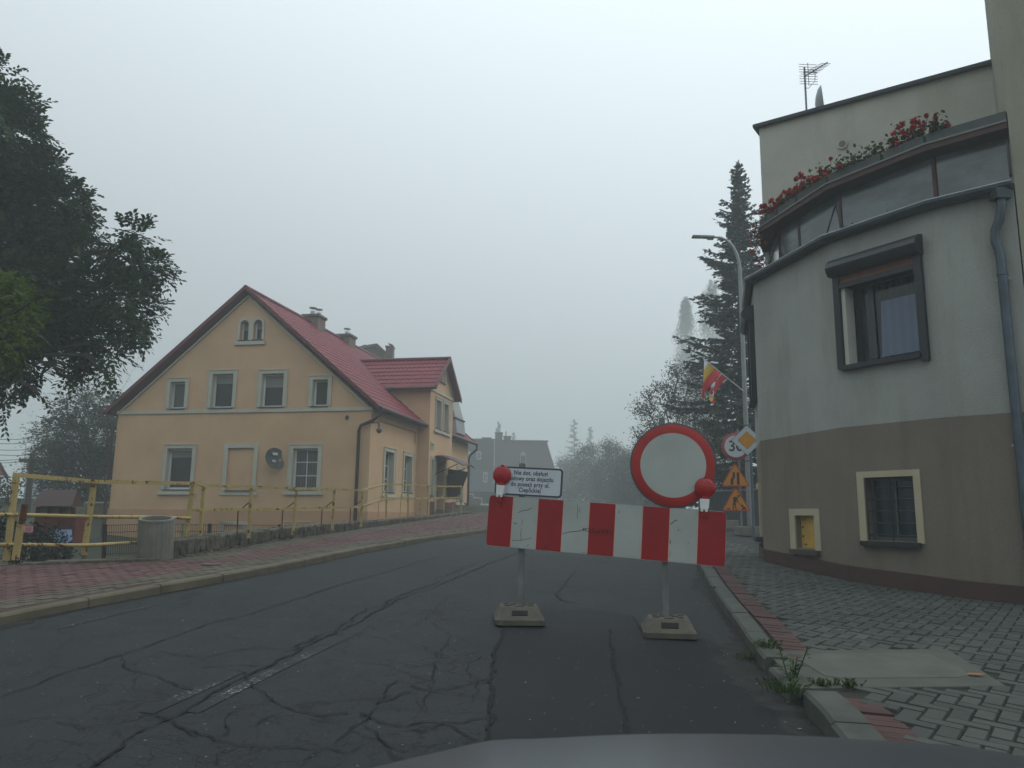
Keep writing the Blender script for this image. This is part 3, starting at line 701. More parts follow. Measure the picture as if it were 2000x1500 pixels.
# second dormer beyond the bay, grey clad
m_clad = M('grey_cladding', (.3, .31, .31), .7, .08, 3, 60, .1)
s = MB(); s.prism([H(10.3, -.3, 4.9), H(10.3, .28, 5.25), H(10.3, .2, 5.95), H(10.3, -.1, 6.95), H(10.3, -3.0, 7.2)], hf * 1.6); dm = s.build('dormer', m_clad, house)
s = MB(); s.hexa([H(10.2, -.2, 6.95), H(12, -.2, 6.95), H(12, -3, 7.2), H(10.2, -3, 7.2), H(10.2, -.2, 7.03), H(12, -.2, 7.03), H(12, -3, 7.28), H(10.2, -3, 7.28)]); s.hexa(Fr(H(10.25, .2, 0), hf, hn).boxc(0, 1.7, 5.93, 5.99, -.1, .05)); s.build('dormer_roof', M('dormer_edge', (.09, .085, .085), .6), dm)
# gutters and downpipes
s = MB(); s.tube([H(-.25, .42, 4.99), H(B0 - .02, .42, 4.99)], .07, 10); s.tube([H(B1 + .05, .42, 4.97), H(13.8, .42, 4.97)], .07, 10); s.tube([H(bc - bh - .03, BT + .3, 6.53), H(bc - bh - .03, -2.0, 6.53)], .06, 8); s.build('gutter', m_gut, house, smooth=60)
s = MB(); s.tube([H(-.12, .42, 4.97), H(-.12, .42, 4.8), H(-.13, .1, 4.55), H(-.14, -.32, 4.38), H(-.14, -.38, 4.2), H(-.14, -.38, -.5)], .06, 10)
s.build('downpipe', m_gut, house, smooth=60)
s = MB(); s.tube([H(-.1, -10.6, 4.95), H(-.1, -10.55, 4.75), H(-.1, -10.32, 4.5), H(-.1, -10.30, 4.3), H(-.1, -10.3, -.7)], .06, 10); s.tube([H(-.2, -10.63, 4.98), H(13.7, -10.63, 4.98)], .07, 8); s.build('downpipe', m_gut, house, smooth=60)
s = MB(); s.tube([H(13.75, .42, 4.97), H(13.75, .42, 4.7), H(13.62, .1, 4.4), H(13.6, .05, 4.2), H(13.6, .05, 1.4)], .055, 10); s.build('downpipe', m_gut, house, smooth=60)
# chimneys
m_cap = M('chimney_cap', (.13, .125, .115), .9, .2); m_steel = M('zinc', (.35, .37, .38), .4, .1, 5, 60, .05, metal=.7)
def chimney(s0, s1, t0, t1, top, pots):
    b_ = MB(); b_.box(H(s0, t0, 8.6), hf * (s1 - s0), hn * (t1 - t0), Z * (top - 8.6)); c = b_.build('chimney', m_brick, roof)
    b_ = MB(); b_.box(H(s0 - .07, t0 - .07, top), hf * (s1 - s0 + .14), hn * (t1 - t0 + .14), Z * .13); b_.build('chimney_cap', m_cap, roof, bevel=.03)
    for a, t in pots:
        q = MB(); o = H(a, t, top + .13); q.tube([o, o + Z * .16], .1, 12)
        for k in range(4): q.tube([o + V((math.cos(k * 1.57), math.sin(k * 1.57), 0)) * .09 + Z * .15, o + V((math.cos(k * 1.57), math.sin(k * 1.57), 0)) * .12 + Z * .32], .008, 5)
        q.lathe([(.02, .38), (.17, .33), (.17, .31), (.02, .33)], o, n=14); q.build('chimney_pot', m_steel, roof, smooth=50)
chimney(5.0, 5.75, -5.4, -4.68, 9.85, [(5.2, -5.05), (5.5, -4.9)]); chimney(8.5, 9.25, -5.45, -4.7, 9.78, [(8.85, -5.0)])
s = MB(); o = H(9.9, -5.1, 9.5); s.tube([o, o + Z * .5], .06, 10); s.lathe([(.01, .62), (.12, .56), (.12, .54)], o, n=12); s.build('vent_pipe', m_steel, roof, smooth=50)
s = MB(); o = H(2.2, -7.35, 7.3); s.tube([o, o + Z * 1.75], .15, 14); s.tube([o + Z * 1.75, o + Z * 2.1], .1, 12); s.lathe([(.02, 2.3), (.26, 2.2), (.26, 2.18), (.02, 2.2)], o, n=14); s.build('flue_pipe', m_steel, roof, smooth=50)
# small fittings on the house
s = MB(); s.lathe([(.055, 0), (.075, .03), (.05, .08), (.0, .09)], GAB.p(.9, 4.7, .0), -hf, n=14); s.build('wall_vent', m_sill, house, smooth=50)
s = MB(); s.tube([GAB.p(-.0, 4.47, .05) + hn * .04, GAB.p(-.25, 4.5, .05), GAB.p(-.34, 4.44, .05), GAB.p(-.34, 4.26, .05)], .018, 8); s.lathe([(.03, .1), (.1, .06), (.1, .0), (.06, -.07), (.0, -.09)], GAB.p(-.34, 4.2, .05), Z, n=14); s.build('security_camera', m_sill, house, smooth=60)
s = MB(); s.hexa(BAYF.boxc(5.36, 5.85, 4.13, 4.32, 0, .03), 0); s.hexa(BAYF.boxc(5.36, 5.85, 4.03, 4.09, 0, .03), 0)
for i in range(5): s.hexa(BAYF.boxc(5.42 + i * .08, 5.47 + i * .08, 4.18, 4.27, .03, .034), 1)
s.build('house_plate', [M('plate_green', (.35, .4, .26), .5), M('plate_ink', (.05, .1, .05), .6)], house)
# satellite dish on the gable
t = thing('satellite_dish', GAB.p(3.45, 3.0, 0), 'dark grey satellite dish with stickers on peach gable wall', 'satellite dish')
ax = (-hf * .55 + hn * .83 + Z * .25).normalized(); c0 = GAB.p(3.5, 3.22, .22)
m_dish = M('dish_grey', (.06, .062, .066), .5, .1, 4, 60, 0)
s = MB(); prof = [(r * .385, .07 * r * r * 1.0) for r in (0.02, .3, .6, .85, 1.0)]; prof += [(.385, .055), (.25, .01), (.02, -.02)]
s.lathe(prof, c0, ax, n=28); s.build('reflector', m_dish, t, smooth=50)
s = MB(); s.tube([c0 - ax * .02, GAB.p(3.5, 3.1, .0)], .025); s.tube([c0 - Z * .33 + ax * .04, c0 + ax * .35 - Z * .2], .013); s.build('arm', m_sill, t)
s = MB(); s.tube([c0 + ax * .33 - Z * .2, c0 + ax * .42 - Z * .17], .035, 10); s.build('receiver', M('lnb', (.4, .25, .18), .5), t)
s = MB(); a_ = ax.cross(Z).normalized(); u_ = a_.cross(ax)
for (x, y, w_, h_) in ((-.12, .12, .2, .09), (-.02, -.14, .14, .08)):
    o = c0 + ax * (.028 + .07 * 0) + a_ * x + u_ * y; s.box(o, a_ * w_, u_ * h_, ax * .02)
s.build('sticker', M('sticker', (.45, .46, .46), .5), t)
# ------------------------------------------------------------------ corner building on the right with its faceted bay and terrace
PA, PB, PC, PT, PA0 = V((4.55, 14.0, 0)), V((5.08, 11.78, 0)), V((5.95, 10.4, 0)), V((6.7, 9.71, 0)), V((5.04, 15.8, 0))
PW, PWR = V((5.06, 14.8, 0)), V((8.54, 12.4, 0))
def face(P, Q):
    a = (Q - P).normalized(); return Fr(P, a, V((a.y, -a.x, 0))), (Q - P).length
FA0, LA0 = face(PA0, PA); FAB, LAB = face(PA, PB); FBC, LBC = face(PB, PC); FCT, LCT = face(PC, PT)
def plaster(name, col, stain, sc_=1.0):
    m, nt, b = new_mat(name); p = pos(nt)
    c = mixc(nt, rng(nt, noise(nt, p, .9, 5), .3, .7), sc(col, .88), sc(col, 1.08))
    n2 = noise(nt, pos(nt, (1.6, 1.6, .25)), 1.3, 6, .65)
    c = mixc(nt, rng(nt, n2, .48, .7, 0, .75), c, stain)
    c = mixc(nt, rng(nt, noise(nt, p, 75, 3, .7), .35, .65), sc((1, 1, 1), .0), c) if False else c
    g = noise(nt, p, 95, 2, .7)
    c = mixc(nt, 1.0, c, mixc(nt, rng(nt, g, .35, .65), (.86, .86, .86), (1.1, 1.1, 1.1)), 'MULTIPLY')
    nt.links.new(c, b.inputs['Base Color']); b.inputs['Roughness'].default_value = .92; b.inputs['Specular IOR Level'].default_value = .2
    bump(nt, b, g, .6, .012); return m
m_grey = plaster('grey_render', (.325, .335, .31), (.24, .248, .205)); m_taupe = plaster('taupe_render', (.19, .162, .128), (.14, .12, .094))
m_up = plaster('pale_render', (.53, .515, .45), (.43, .42, .345)); m_plr = M('plinth_maroon', (.055, .026, .022), .75, .2, 3, 80, .4)
m_anth = M('anthracite', (.012, .0135, .019), .45, .15, 4, 60, 0); m_gutr = M('zinc_dark', (.04, .05, .06), .42, .3, 3, 40, .15, metal=.55, stain=.4)
m_pipe = M('zinc_blue', (.06, .082, .10), .4, .35, 2.5, 40, .15, metal=.5, stain=.5, stain_col=(.05, .07, .08))
m_wood = M('wood_maroon', (.06, .022, .02), .6, .3, 4, 60, .3); m_wood2 = M('wood_brown', (.16, .065, .035), .6, .2)
m_board = M('board_greygreen', (.06, .07, .068), .7, .25, 5, 60, .2)
BAND, TOPZ = 2.73, 5.72
cb = thing('corner_building', (6.5, 13, .4), 'grey rendered corner building with faceted bay, taupe base and flowered terrace above', 'building')
foot = [PA0, PA, PB, PC, PT, PWR, V((7.2, 14.9, 0)), V((6.2, 16.2, 0))]
s = MB(); s.prism([p + Z * BAND for p in foot], Z * (TOPZ - BAND)); wu = s.build('bay_wall', m_grey, cb)
s = MB(); s.prism([p + Z * -.3 for p in foot], Z * (BAND + .3)); wl = s.build('bay_base_wall', m_taupe, cb)
cu, cl_ = [], []
# big first floor window on the B-C facet
window(FBC, cb, cu, .16, 1.35, 3.68, 4.98, 0, depth=.26, pane=glassm('pane_night', (.006, .008, .010), (.02, .03, .032), 3, .05, rz=.6, spec=.5), sill=False, fm=m_anth, fw=.06)
big = [o for o in cb.children if o.name.startswith('window')][-1]
s = MB(); s.prism([FBC.p(x, z, -.222) for x, z in ((.62, 3.76), (1.27, 3.76), (1.27, 4.62), (.66, 4.62))], FBC.n * .004); s.build('painted_sky_reflection', glassm('sky_reflection_blue', (.075, .105, .165), (.10, .135, .205), 2.5, .2, rz=.6), big)  # sky's reflection in the glass, painted as a pale blue sheet with curtain-like folds
s = MB(); s.prism([FBC.p(x, z, -.222) for x, z in ((.42, 3.76), (.55, 3.76), (.54, 4.9), (.45, 4.9))], FBC.n * .004); s.build('drape', glassm('drape_green', (.012, .018, .018), (.03, .045, .042), 6, .4, rz=.6), big)
s = MB(); s.hexa(FBC.boxc(.05, .15, 3.62, 5.2, -.01, .07)); s.hexa(FBC.boxc(1.36, 1.47, 3.55, 5.38, -.01, .07)); s.hexa(FBC.boxc(.15, 1.36, 4.9, 4.98, -.01, .06)); s.build('shutter_rail', m_anth, big)
s = MB(); s.hexa(FBC.boxc(.15, 1.36, 4.98, 5.12, -.02, .03)); s.build('shutter_slats', m_wood2, big)
s = MB()
prof = [(0, 5.1), (.15, 5.1), (.2, 5.16), (.22, 5.23), (.19, 5.3), (.12, 5.37), (0, 5.4)]
s.prism([FBC.p(.03, z, d - .005) for d, z in prof], FBC.a * 1.46); s.build('shutter_box', m_anth, big, smooth=35)
s = MB(); s.hexa(FBC.boxc(.12, 1.37, 3.6, 3.67, -.2, .1)); s.build('sill', m_anth, big)
s = MB(); s.hexa(FBC.boxc(.155, .22, 3.68, 4.9, -.2, .012)); s.build('jamb', M('jamb_pale', (.5, .5, .44), .8, .05), big)
# barred basement window
window(FBC, cb, cl_, .33, 1.09, 1.04, 1.95, 0, depth=.2, pane=glassm('pane_basement', (.006, .010, .013), (.02, .035, .048), 2, .08, rz=.6, spec=.4), sill=False, fm=M('frame_dark', (.06, .07, .07), .5), fw=.05, mx=1)
bwin = [o for o in cb.children if o.name.startswith('window')][-1]
m_tr = M('trim_sand', (.40, .345, .24), .85, .08, 2, 90, .2)
s = MB(); s.hexa(FBC.boxc(.22, .33, 1.02, 2.04, -.01, .02)); s.hexa(FBC.boxc(1.09, 1.19, 1.02, 2.04, -.01, .02)); s.hexa(FBC.boxc(.33, 1.09, 1.95, 2.04, -.01, .02)); s.build('surround', m_tr, bwin)
s = MB(); s.hexa(FBC.boxc(.26, 1.14, .96, 1.03, -.15, .1)); s.build('sill', m_anth, bwin)
s = MB()
for k in range(5): s.tube([FBC.p(.31, 1.12 + .17 * k, -.04), FBC.p(1.11, 1.12 + .17 * k, -.04)], .009, 6)
for k in (.34, .71, 1.08): s.tube([FBC.p(k, 1.04, -.03), FBC.p(k, 1.94, -.03)], .009, 6)
s.build('grille', m_anth, bwin)
# boarded yellow hatch
cl_.append(FAB.boxc(.97, 1.5, .86, 1.39, -.13, .3))
m_yel = rusty('yellow_sheet', (.50, .31, .06), .35, (.12, .05, .015), 7)
s = MB(); s.hexa(FAB.boxc(.97, 1.5, .84, 1.39, -.13, -.1)); hat = s.build('hatch', m_yel, cb)
s = MB()
for x in (1.05, 1.1, 1.36, 1.41):
    for z in (.92, 1.32): s.lathe([(.012, 0), (.008, .008)], FAB.p(x, z, -.1), FAB.n, 8)
for z in (1.05, 1.2): s.lathe([(.02, 0), (.015, .01)], FAB.p(1.02, z, -.1), FAB.n, 8)
s.build('rivet', M('rust_dark', (.04, .02, .012), .8), hat)
s = MB(); s.hexa(FAB.boxc(.82, .97, .84, 1.5, -.01, .02)); s.hexa(FAB.boxc(1.5, 1.64, .84, 1.5, -.01, .02)); s.hexa(FAB.boxc(.97, 1.5, 1.39, 1.5, -.01, .02)); s.build('surround', m_tr, hat)
s = MB(); s.hexa(FAB.boxc(.86, 1.6, .76, .84, -.1, .08)); s.build('sill', M('sill_weathered', (.05, .045, .035), .8, .3), hat)
# side facet windows seen edge-on
window(FA0, cb, cu, .35, 1.35, 3.65, 5.0, 0, depth=.18, pane=g_dark, sill=False, fm=m_anth)
sw = [o for o in cb.children if o.name.startswith('window')][-1]
s = MB(); s.hexa(FA0.boxc(.28, .36, 3.55, 5.1, -.01, .1)); s.hexa(FA0.boxc(1.35, 1.45, 3.55, 5.1, -.01, .1)); s.build('shutter_rail', m_anth, sw)
s = MB(); s.prism([FA0.p(.22, z, d * 1.15 - .005) for d, z in prof], FA0.a * 1.28); s.build('shutter_box', m_anth, sw, smooth=35)
s = MB(); s.hexa(FA0.boxc(.3, 1.4, 3.55, 3.64, -.1, .13)); s.build('sill', m_anth, sw)
window(FA0, cb, cl_, .5, 1.2, 1.0, 1.9, 0, depth=.15, pane=g_dark, sill=False, fm=m_anth, name='side_window')
s = MB(); s.hexa(FA0.boxc(.4, 1.3, .9, .99, -.1, .12)); s.build('side_window_sill', m_anth, cb)
s = MB(); s.hexa(FA0.boxc(1.2, 1.32, 1.0, 2.0, -.01, .05)); s.hexa(FA0.boxc(.4, 1.2, 1.9, 2.0, -.01, .05)); s.build('side_window_surround', m_tr, cb)
cut(wu, cu); cut(wl, cl_)
# plinth
s = MB()
for F_, L_ in ((FA0, LA0), (FAB, LAB), (FBC, LBC), (FCT, LCT)):
    zt = lambda q: pavR(q.x, q.y) + .22
    p0, p1 = F_.p(-.01, 0, .03), F_.p(L_ + .012, 0, .03); q0, q1 = F_.p(-.01, 0, -.02), F_.p(L_ + .012, 0, -.02)
    s.hexa([q0 - Z * .2, q1 - Z * .2, p1 - Z * .2, p0 - Z * .2, q0 + Z * (zt(p0) + .01), q1 + Z * (zt(p1) + .01), p1 + Z * zt(p1), p0 + Z * zt(p0)])
s.build('plinth', m_plr, cb)
# gutter along the terrace edge
def offs(d):
    """outline of the bay pushed out by d"""
    fs = [FA0, FAB, FBC, FCT]; out = [PA0 + FA0.n * d]
    for f, g in zip(fs, fs[1:]):
        n = (f.n + g.n).normalized(); out.append(g.O + n * (d / n.dot(f.n)))
    return out + [PT + FCT.n * d]
def path3(d, z): return [p + Z * z for p in offs(d)]
gm = MB()
outer = offs(.17); mid = offs(.1); inn_ = offs(.01)
for i in range(4):
    # half-round section swept along each facet
    sec = [(.015, .0), (.02, -.05), (.05, -.09), (.1, -.1), (.145, -.085), (.17, -.04), (.17, .0), (.155, .0)]
    A_ = [offs(d)[i] + Z * (TOPZ + .08 + z) for d, z in sec]; B_ = [offs(d)[i + 1] + Z * (TOPZ + .08 + z) for d, z in sec]
    for k in range(len(sec) - 1): gm.poly([A_[k], A_[k + 1], B_[k + 1], B_[k]])
gm.build('gutter', m_gutr, cb, smooth=50, fix=False)
s = MB(); s.tube([p + Z * (TOPZ + .085) for p in offs(.165)], .012, 6); s.build('gutter_lip', M('zinc_pale', (.3, .33, .35), .4, .2, 5, 60, 0, metal=.5), cb)
s = MB()
for i in range(4):
    a, b_ = offs(-.35), offs(.05)
    s.hexa([a[i] + Z * TOPZ, a[i + 1] + Z * TOPZ, b_[i + 1] + Z * TOPZ, b_[i] + Z * TOPZ, a[i] + Z * (TOPZ + .16), a[i + 1] + Z * (TOPZ + .16), b_[i + 1] + Z * (TOPZ + .1), b_[i] + Z * (TOPZ + .1)])
s.build('terrace_edge', M('mossy_sheet', (.035, .04, .03), .8, .4, 7, 60, .3), cb)
# downpipe
hp = FCT.p(.84, 0, .1)
s = MB(); o = FCT.p(.88, 0, .1); s.tube([o + Z * 5.72, o + Z * 5.5, FCT.p(.84, 5.3, .12), FCT.p(.78, 5.18, .1), FCT.p(.77, 5.02, .09), FCT.p(.80, 4.9, .09), FCT.p(.81, 4.75, .09), FCT.p(.81, .2, .09)], .058, 14)
for z in (4.55, 2.35, 1.0): s.tube([FCT.p(.81, z, .09), FCT.p(.81, z + .03, .09)], .068, 14)
s.build('downpipe', m_pipe, cb, smooth=50)
s = MB(); s.cbox(o + Z * 5.66, .2, .18, .14, 0); s.build('hopper', m_gutr, cb)
s = MB()
for z in (4.5, 2.3): s.bar(FCT.p(.72, z, .05), FCT.p(.9, z, .05), .03, .02); 
s.build('pipe_clip', M('zinc_pale2', (.3, .33, .35), .4, .2, 5, 60, 0, metal=.5), cb)
# wall behind the terrace
s = MB(); WB = V((9.8, 17.5, 0)); s.prism([PW + Z * 5.4, PWR + Z * 5.4, PWR + V((.6, .9, 5.4)), PW + V((.6, .9, 5.4))], Z * 3.9); uw = s.build('upper_wall', m_up, cb)
s = MB(); wd = (PWR - PW).normalized(); wn_ = V((wd.y, -wd.x, 0))
s.box(PW - wd * .1 + wn_ * .1 + Z * 9.3, wd * 4.5, -wn_ * 1.1, Z * .07); s.build('roof_edge', m_anth, uw)
FW_ = Fr(PW, wd, wn_)
s = MB(); s.lathe([(.1, 0), (.1, .03), (.07, .035)], FW_.p(1.58, 8.5, 0), wn_, 20, 0); s.lathe([(.065, .0), (.065, .037)], FW_.p(1.58, 8.5, 0), wn_, 16, 1); s.build('wall_vent', [M('vent_ring', (.42, .4, .33), .6), M('vent_grille', (.16, .15, .12), .7)], uw)
# taller wing to the right
s = MB(); T2 = PT + V((4.5, -.9, 0)); s.prism([PT + V((.012, -.012, -.3)), T2 + Z * -.3, T2 + V((2.2, 3, -.3)), PWR + V((.05, .3, -.3))], Z * 15); s.build('tall_wing', plaster('greenish_render', (.30, .295, .225), (.22, .22, .16)), cb)
s = MB(); s.hexa(FCT.boxc(1.0, 1.02, 5.9, 6.4, 0, .1)); s.build('flashing', m_anth, cb)
# terrace balustrade: glass infill panels in a dark red frame
m_gl, nt, b = new_mat('frosted_glass'); p = pos(nt)
n = noise(nt, pos(nt, (1, 1, 2.2)), 1.1, 5, .6); nt.links.new(mixc(nt, rng(nt, n, .42, .6), (.055, .07, .072), (.115, .14, .15)), b.inputs['Base Color']); b.inputs['Roughness'].default_value = .16; b.inputs['Specular IOR Level'].default_value = .9
IN = offs(-.28)
PTS = [FAB.p(.5, 0, -.28), IN[1].lerp(IN[2], .48), IN[2], IN[3], IN[4] + FCT.a * .12]
bal = MB(); ZB, ZT = 5.9, 6.6
PST = [PW + wd * .12] + PTS
for i, (a, b_) in enumerate(zip(PST, PST[1:])):
    d = (b_ - a).normalized(); q = MB(); q.box(a + d * .035 + Z * ZB, (b_ - a) - d * .07, V((d.y, -d.x, 0)) * .012, Z * (ZT - ZB)); q.build('glass_panel', m_gl, cb)
for a in PST:
    q = MB(); q.cbox(a + Z * (ZB + ZT) / 2 - Z * .08, .05, .05, ZT - ZB + .16, .5); q.build('baluster_post', m_wood, cb)
q = MB(); RO, RI = offs(.0), offs(-.34)
RO[1] = FAB.p(.3, 0, 0); RI[1] = FAB.p(.5, 0, -.34); RO[0] = PW - wd * .05; RI[0] = PW + wd * .3
for i in range(4):
    q.hexa([RI[i] + Z * ZT, RI[i + 1] + Z * ZT, RO[i + 1] + Z * (ZT + .02), RO[i] + Z * (ZT + .02), RI[i] + Z * (ZT + .13), RI[i + 1] + Z * (ZT + .13), RO[i + 1] + Z * (ZT + .13), RO[i] + Z * (ZT + .13)])
q.build('planter_shelf', m_wood, cb)
q = MB(); R2 = offs(.02); R2[1] = FAB.p(.28, 0, .02); R2[0] = PW - wd * .07
for i in range(4): 
    q.hexa([RO[i] + Z * (ZT + .105), RO[i + 1] + Z * (ZT + .105), R2[i + 1] + Z * (ZT + .105), R2[i] + Z * (ZT + .105), RO[i] + Z * (ZT + .133), RO[i + 1] + Z * (ZT + .133), R2[i + 1] + Z * (ZT + .133), R2[i] + Z * (ZT + .133)])
q.build('shelf_trim', M('trim_pale', (.16, .16, .15), .6, .15), cb)
q = MB(); a = PST[1] + FAB.n * .1; q.tube([PST[1] + Z * 6.55, PST[1] + FAB.n * .3 + Z * 5.85], .02); q.tube([PST[3] + Z * 6.5 - FAB.a * .1, PST[3] + FAB.n * .2 - FAB.a * .18 + Z * 5.85], .015); q.tube([PST[1] - FAB.a * .1 + Z * 6.6, PST[1] - FAB.a * .12 + FAB.n * .25 + Z * 5.82], .015); q.build('brace_rod', m_anth, cb)
# flower boxes with geraniums on the shelf
m_ger = leafm('geranium_leaf', (.018, .04, .014), (.05, .085, .03), .2); m_pet = leafm('geranium_petal', (.30, .007, .016), (.62, .018, .035), .2); m_soil = M('soil', (.03, .02, .015), .9)
def quad_leaf(mb, c, n, sz, mi=0, asp=1.0):
    a = n.cross(V((rnd.gauss(0, 1), rnd.gauss(0, 1), rnd.gauss(0, 1)))).normalized(); b_ = n.cross(a)
    mb.poly([c - a * sz * asp, c + b_ * sz * .6, c + a * sz * asp, c - b_ * sz * .6], mi)
def rv(s=1.0): return V((rnd.gauss(0, s), rnd.gauss(0, s), rnd.gauss(0, s)))
def flower_box(f0, a0, a1, nfl, nlf, label, hgt=.3, flow=1.0, box=True, fw_=9):
    """a0,a1: distances along facet f0"""
    c0, c1 = f0.p(a0, ZT + .1, -.16), f0.p(a1, ZT + .1, -.16)
    t = thing('flower_box', c0.lerp(c1, .5), label, 'flower box', 'geranium boxes along the terrace shelf')
    q = MB(); q.box(f0.p(a0, ZT + .134, -.24), f0.a * (a1 - a0), f0.n * .245, Z * .13); q.build('trough', m_board, t)
    lf = MB(); fl = MB()
    for i in range(int(nlf * 1.9)):
        s_ = rnd.uniform(a0 + .05, min(a1, a0 + fw_) - .02); k = abs(rnd.gauss(0, .45)); c = f0.p(s_, ZT + .25 + hgt * min(1.2, k), -.16 + rnd.gauss(.02, .1)); quad_leaf(lf, c, (rv() + Z * .8).normalized(), rnd.uniform(.025, .048))
    for i in range(nfl):
        s_ = rnd.uniform(a0, min(a1, a0 + fw_)); c = f0.p(s_, ZT + .25 + hgt * rnd.uniform(.1, 1.15), -.12 + rnd.gauss(.05, .09)); r = rnd.uniform(.03, .06)
        lf.tube([c - Z * r, c - Z * .2 + rv(.02)], .004, 4)
        for k in range(int(34 * flow)):
            d = rv().normalized(); quad_leaf(fl, c + d * r * rnd.uniform(.35, 1.05), d + rv(.4), .026)
    lf.build('foliage', m_ger, t, fix=False)
    if nfl: fl.build('blossom', m_pet, t, fix=False)
flower_box(FCT, .02, 1.02, 9, 110, 'flower box of red geraniums at the terrace corner nearest the tall wing', .28, fw_=.3)
flower_box(FBC, 1.0, 1.62, 24, 130, 'flower box with the densest red geraniums, right of the mostly green box', .3)
flower_box(FBC, .05, .95, 3, 260, 'mostly green flower box with few red blossoms on terrace shelf', .27)
flower_box(FAB, 1.5, 2.26, 20, 150, 'flower box of red geraniums just left of the terrace bend post', .24)
flower_box(FAB, .9, 1.45, 24, 120, 'middle box of red geraniums on the foreshortened terrace side', .22)
flower_box(FAB, .3, .85, 24, 150, 'farthest box of red geraniums hanging over the terrace tip', .2)
q = MB()
for i in range(34):
    c = FAB.p(rnd.uniform(.1, .3), ZT + rnd.uniform(-.6, .2), .02 + rnd.gauss(0, .06))
    q.tube([FAB.p(.35, ZT + .15, -.1), c + Z * .15 + FAB.n * .02, c], .004, 4)
    if i % 2:
        for k in range(22): d = rv().normalized(); quad_leaf(q, c + d * .04, d, .016, 1)
    else:
        for k in range(6): quad_leaf(q, c + rv(.04), rv().normalized(), .025, 0)
tr = tag(q.build('trailing_geranium', [m_ger, m_pet], None, FAB.p(.2, ZT, .02), fix=False), 'trailing red geranium hanging down past the terrace tip', 'plant')
# small weeds growing in the gutter
for i, (f, a, lab) in enumerate(((FBC, .25, 'green moss tuft growing in the gutter below the terrace bend post'), (FBC, 1.0, 'thin wild sprig growing from the gutter before the widest glass'))):
    q = MB()
    for k in range(26 if i == 0 else 9):
        c = f.p(a + rnd.gauss(0, .1 if i == 0 else .03), TOPZ + .12 + abs(rnd.gauss(0, .04 if i == 0 else .1)), -.02); quad_leaf(q, c, rv().normalized(), .03 if i == 0 else .018)
    tag(q.build('weed', m_ger, None, f.p(a, TOPZ + .1, 0), fix=False), lab, 'plant', 'weeds in the terrace gutter')
# antenna and dish on the roof
t = thing('tv_antenna', (6.85, 16.3, 9.3), 'tv antenna with many rods on a thin mast above the roof edge', 'antenna')
ms = at(1575, 222, 15.4); mtp = at(1571, 132, 15.4); m_al = M('aluminium', (.16, .17, .18), .45, .1, 4, 60, 0, metal=.4)
q = MB(); q.tube([ms - Z * .8, mtp], .022, 8); q.build('mast', m_al, t)
A_, B_ = at(1574, 148, 15.4), at(1616, 122, 14.4); q = MB(); q.tube([A_, B_], .012, 6); bm_ = q.build('boom', m_al, t)
dd = (B_ - A_); pr = dd.cross(Z).normalized(); q = MB()
for k in range(9):
    c = A_ + dd * (.12 + k * .1); h = .17 - .008 * k; q.tube([c - pr * h, c + pr * h], .006, 5)
q.build('element', m_al, bm_, fix=True)
q = MB()
for k in (-1, 1):
    for j in range(4):
        c = A_ + dd * .12 + Z * k * (.05 + .06 * j); q.tube([c - pr * .2, c + pr * .2], .006, 5)
    q.tube([A_ + dd * .12, A_ + dd * .12 + Z * k * .27], .008, 5)
q.build('reflector', m_al, t)
q = MB(); q.tube([A_ + dd * .45 - Z * .02, A_ + dd * .4 - Z * .25, A_ + dd * .1 - Z * .32, ms + Z * .6], .006, 5); q.build('cable', m_anth, t)
t = tag(MB().lathe([(.02, 0), (.16, .03), (.3, .09), (.38, .16), (.375, .17), (.29, .1), (.02, .02)], at(1592, 206, 15.2), V((.9, -.44, .06)), 26).build('satellite_dish', M('dish_pale', (.3, .32, .33), .5, .1, 4, 60, 0), None, at(1596, 215, 15.2), smooth=50), 'pale satellite dish seen edge-on beside the roof antenna', 'satellite dish')
# ------------------------------------------------------------------ road works barrier and its signs
m_red = M('sign_red', (.26, .007, .009), .4, .12, 5, 60, 0); m_red2 = M('sign_red_worn', (.33, .015, .012), .4, .2, 4, 60, 0)
def whitem(name, col, amt=.6):
    m, nt, b = new_mat(name); p = pos(nt)
    s1 = noise(nt, pos(nt, (3, 3, 22)), 2.4, 5, .7); s2 = noise(nt, pos(nt, (24, 24, 3)), 1.3, 4, .7); s3 = noise(nt, p, 38, 3, .6)
    k = math_(nt, 'MAXIMUM', rng(nt, s1, .675, .71), math_(nt, 'MAXIMUM', rng(nt, s2, .675, .715), rng(nt, s3, .685, .73)))
    c = mixc(nt, rng(nt, noise(nt, p, 2.5, 4), .3, .7), sc(col, .85), sc(col, 1.06))
    nt.links.new(mixc(nt, math_(nt, 'MULTIPLY', k, amt), c, (.04, .04, .045)), b.inputs['Base Color']); b.inputs['Roughness'].default_value = .42; return m
m_white = whitem('sign_white_scuffed', (.36, .39, .36)); m_wclean = whitem('sign_white', (.42, .44, .44), .3)
m_black = M('sign_black', (.012, .012, .014), .5, .1, 5, 60, 0); m_back = M('sign_edge_dark', (.05, .055, .07), .5, .1, 5, 60, 0)
m_post = M('galvanised_post', (.17, .18, .17), .5, .25, 6, 60, .1, metal=.3, stain=.4, stain_col=(.10, .06, .04)); m_rub = M('recycled_base', (.075, .069, .053), .9, .3, 4, 45, .6, stain=.6)
m_hole = M('base_hole', (.012, .012, .012), .9)
PL, PR = V((.1, 7.72, 0)), V((1.44, 7.33, 0)); bd = V((2.21, -.64, 0)).normalized(); bnn = V((bd.y, -bd.x, 0))
PL.z, PR.z = gz(PL.x, PL.y), gz(PR.x, PR.y)
bl0, bl1 = V((-.235, 7.80, 0)), V((1.965, 7.17, 0)); L_ = (bl1 - bl0).length
z0a, z0b = 1.045, .90   # lower edge at the two ends
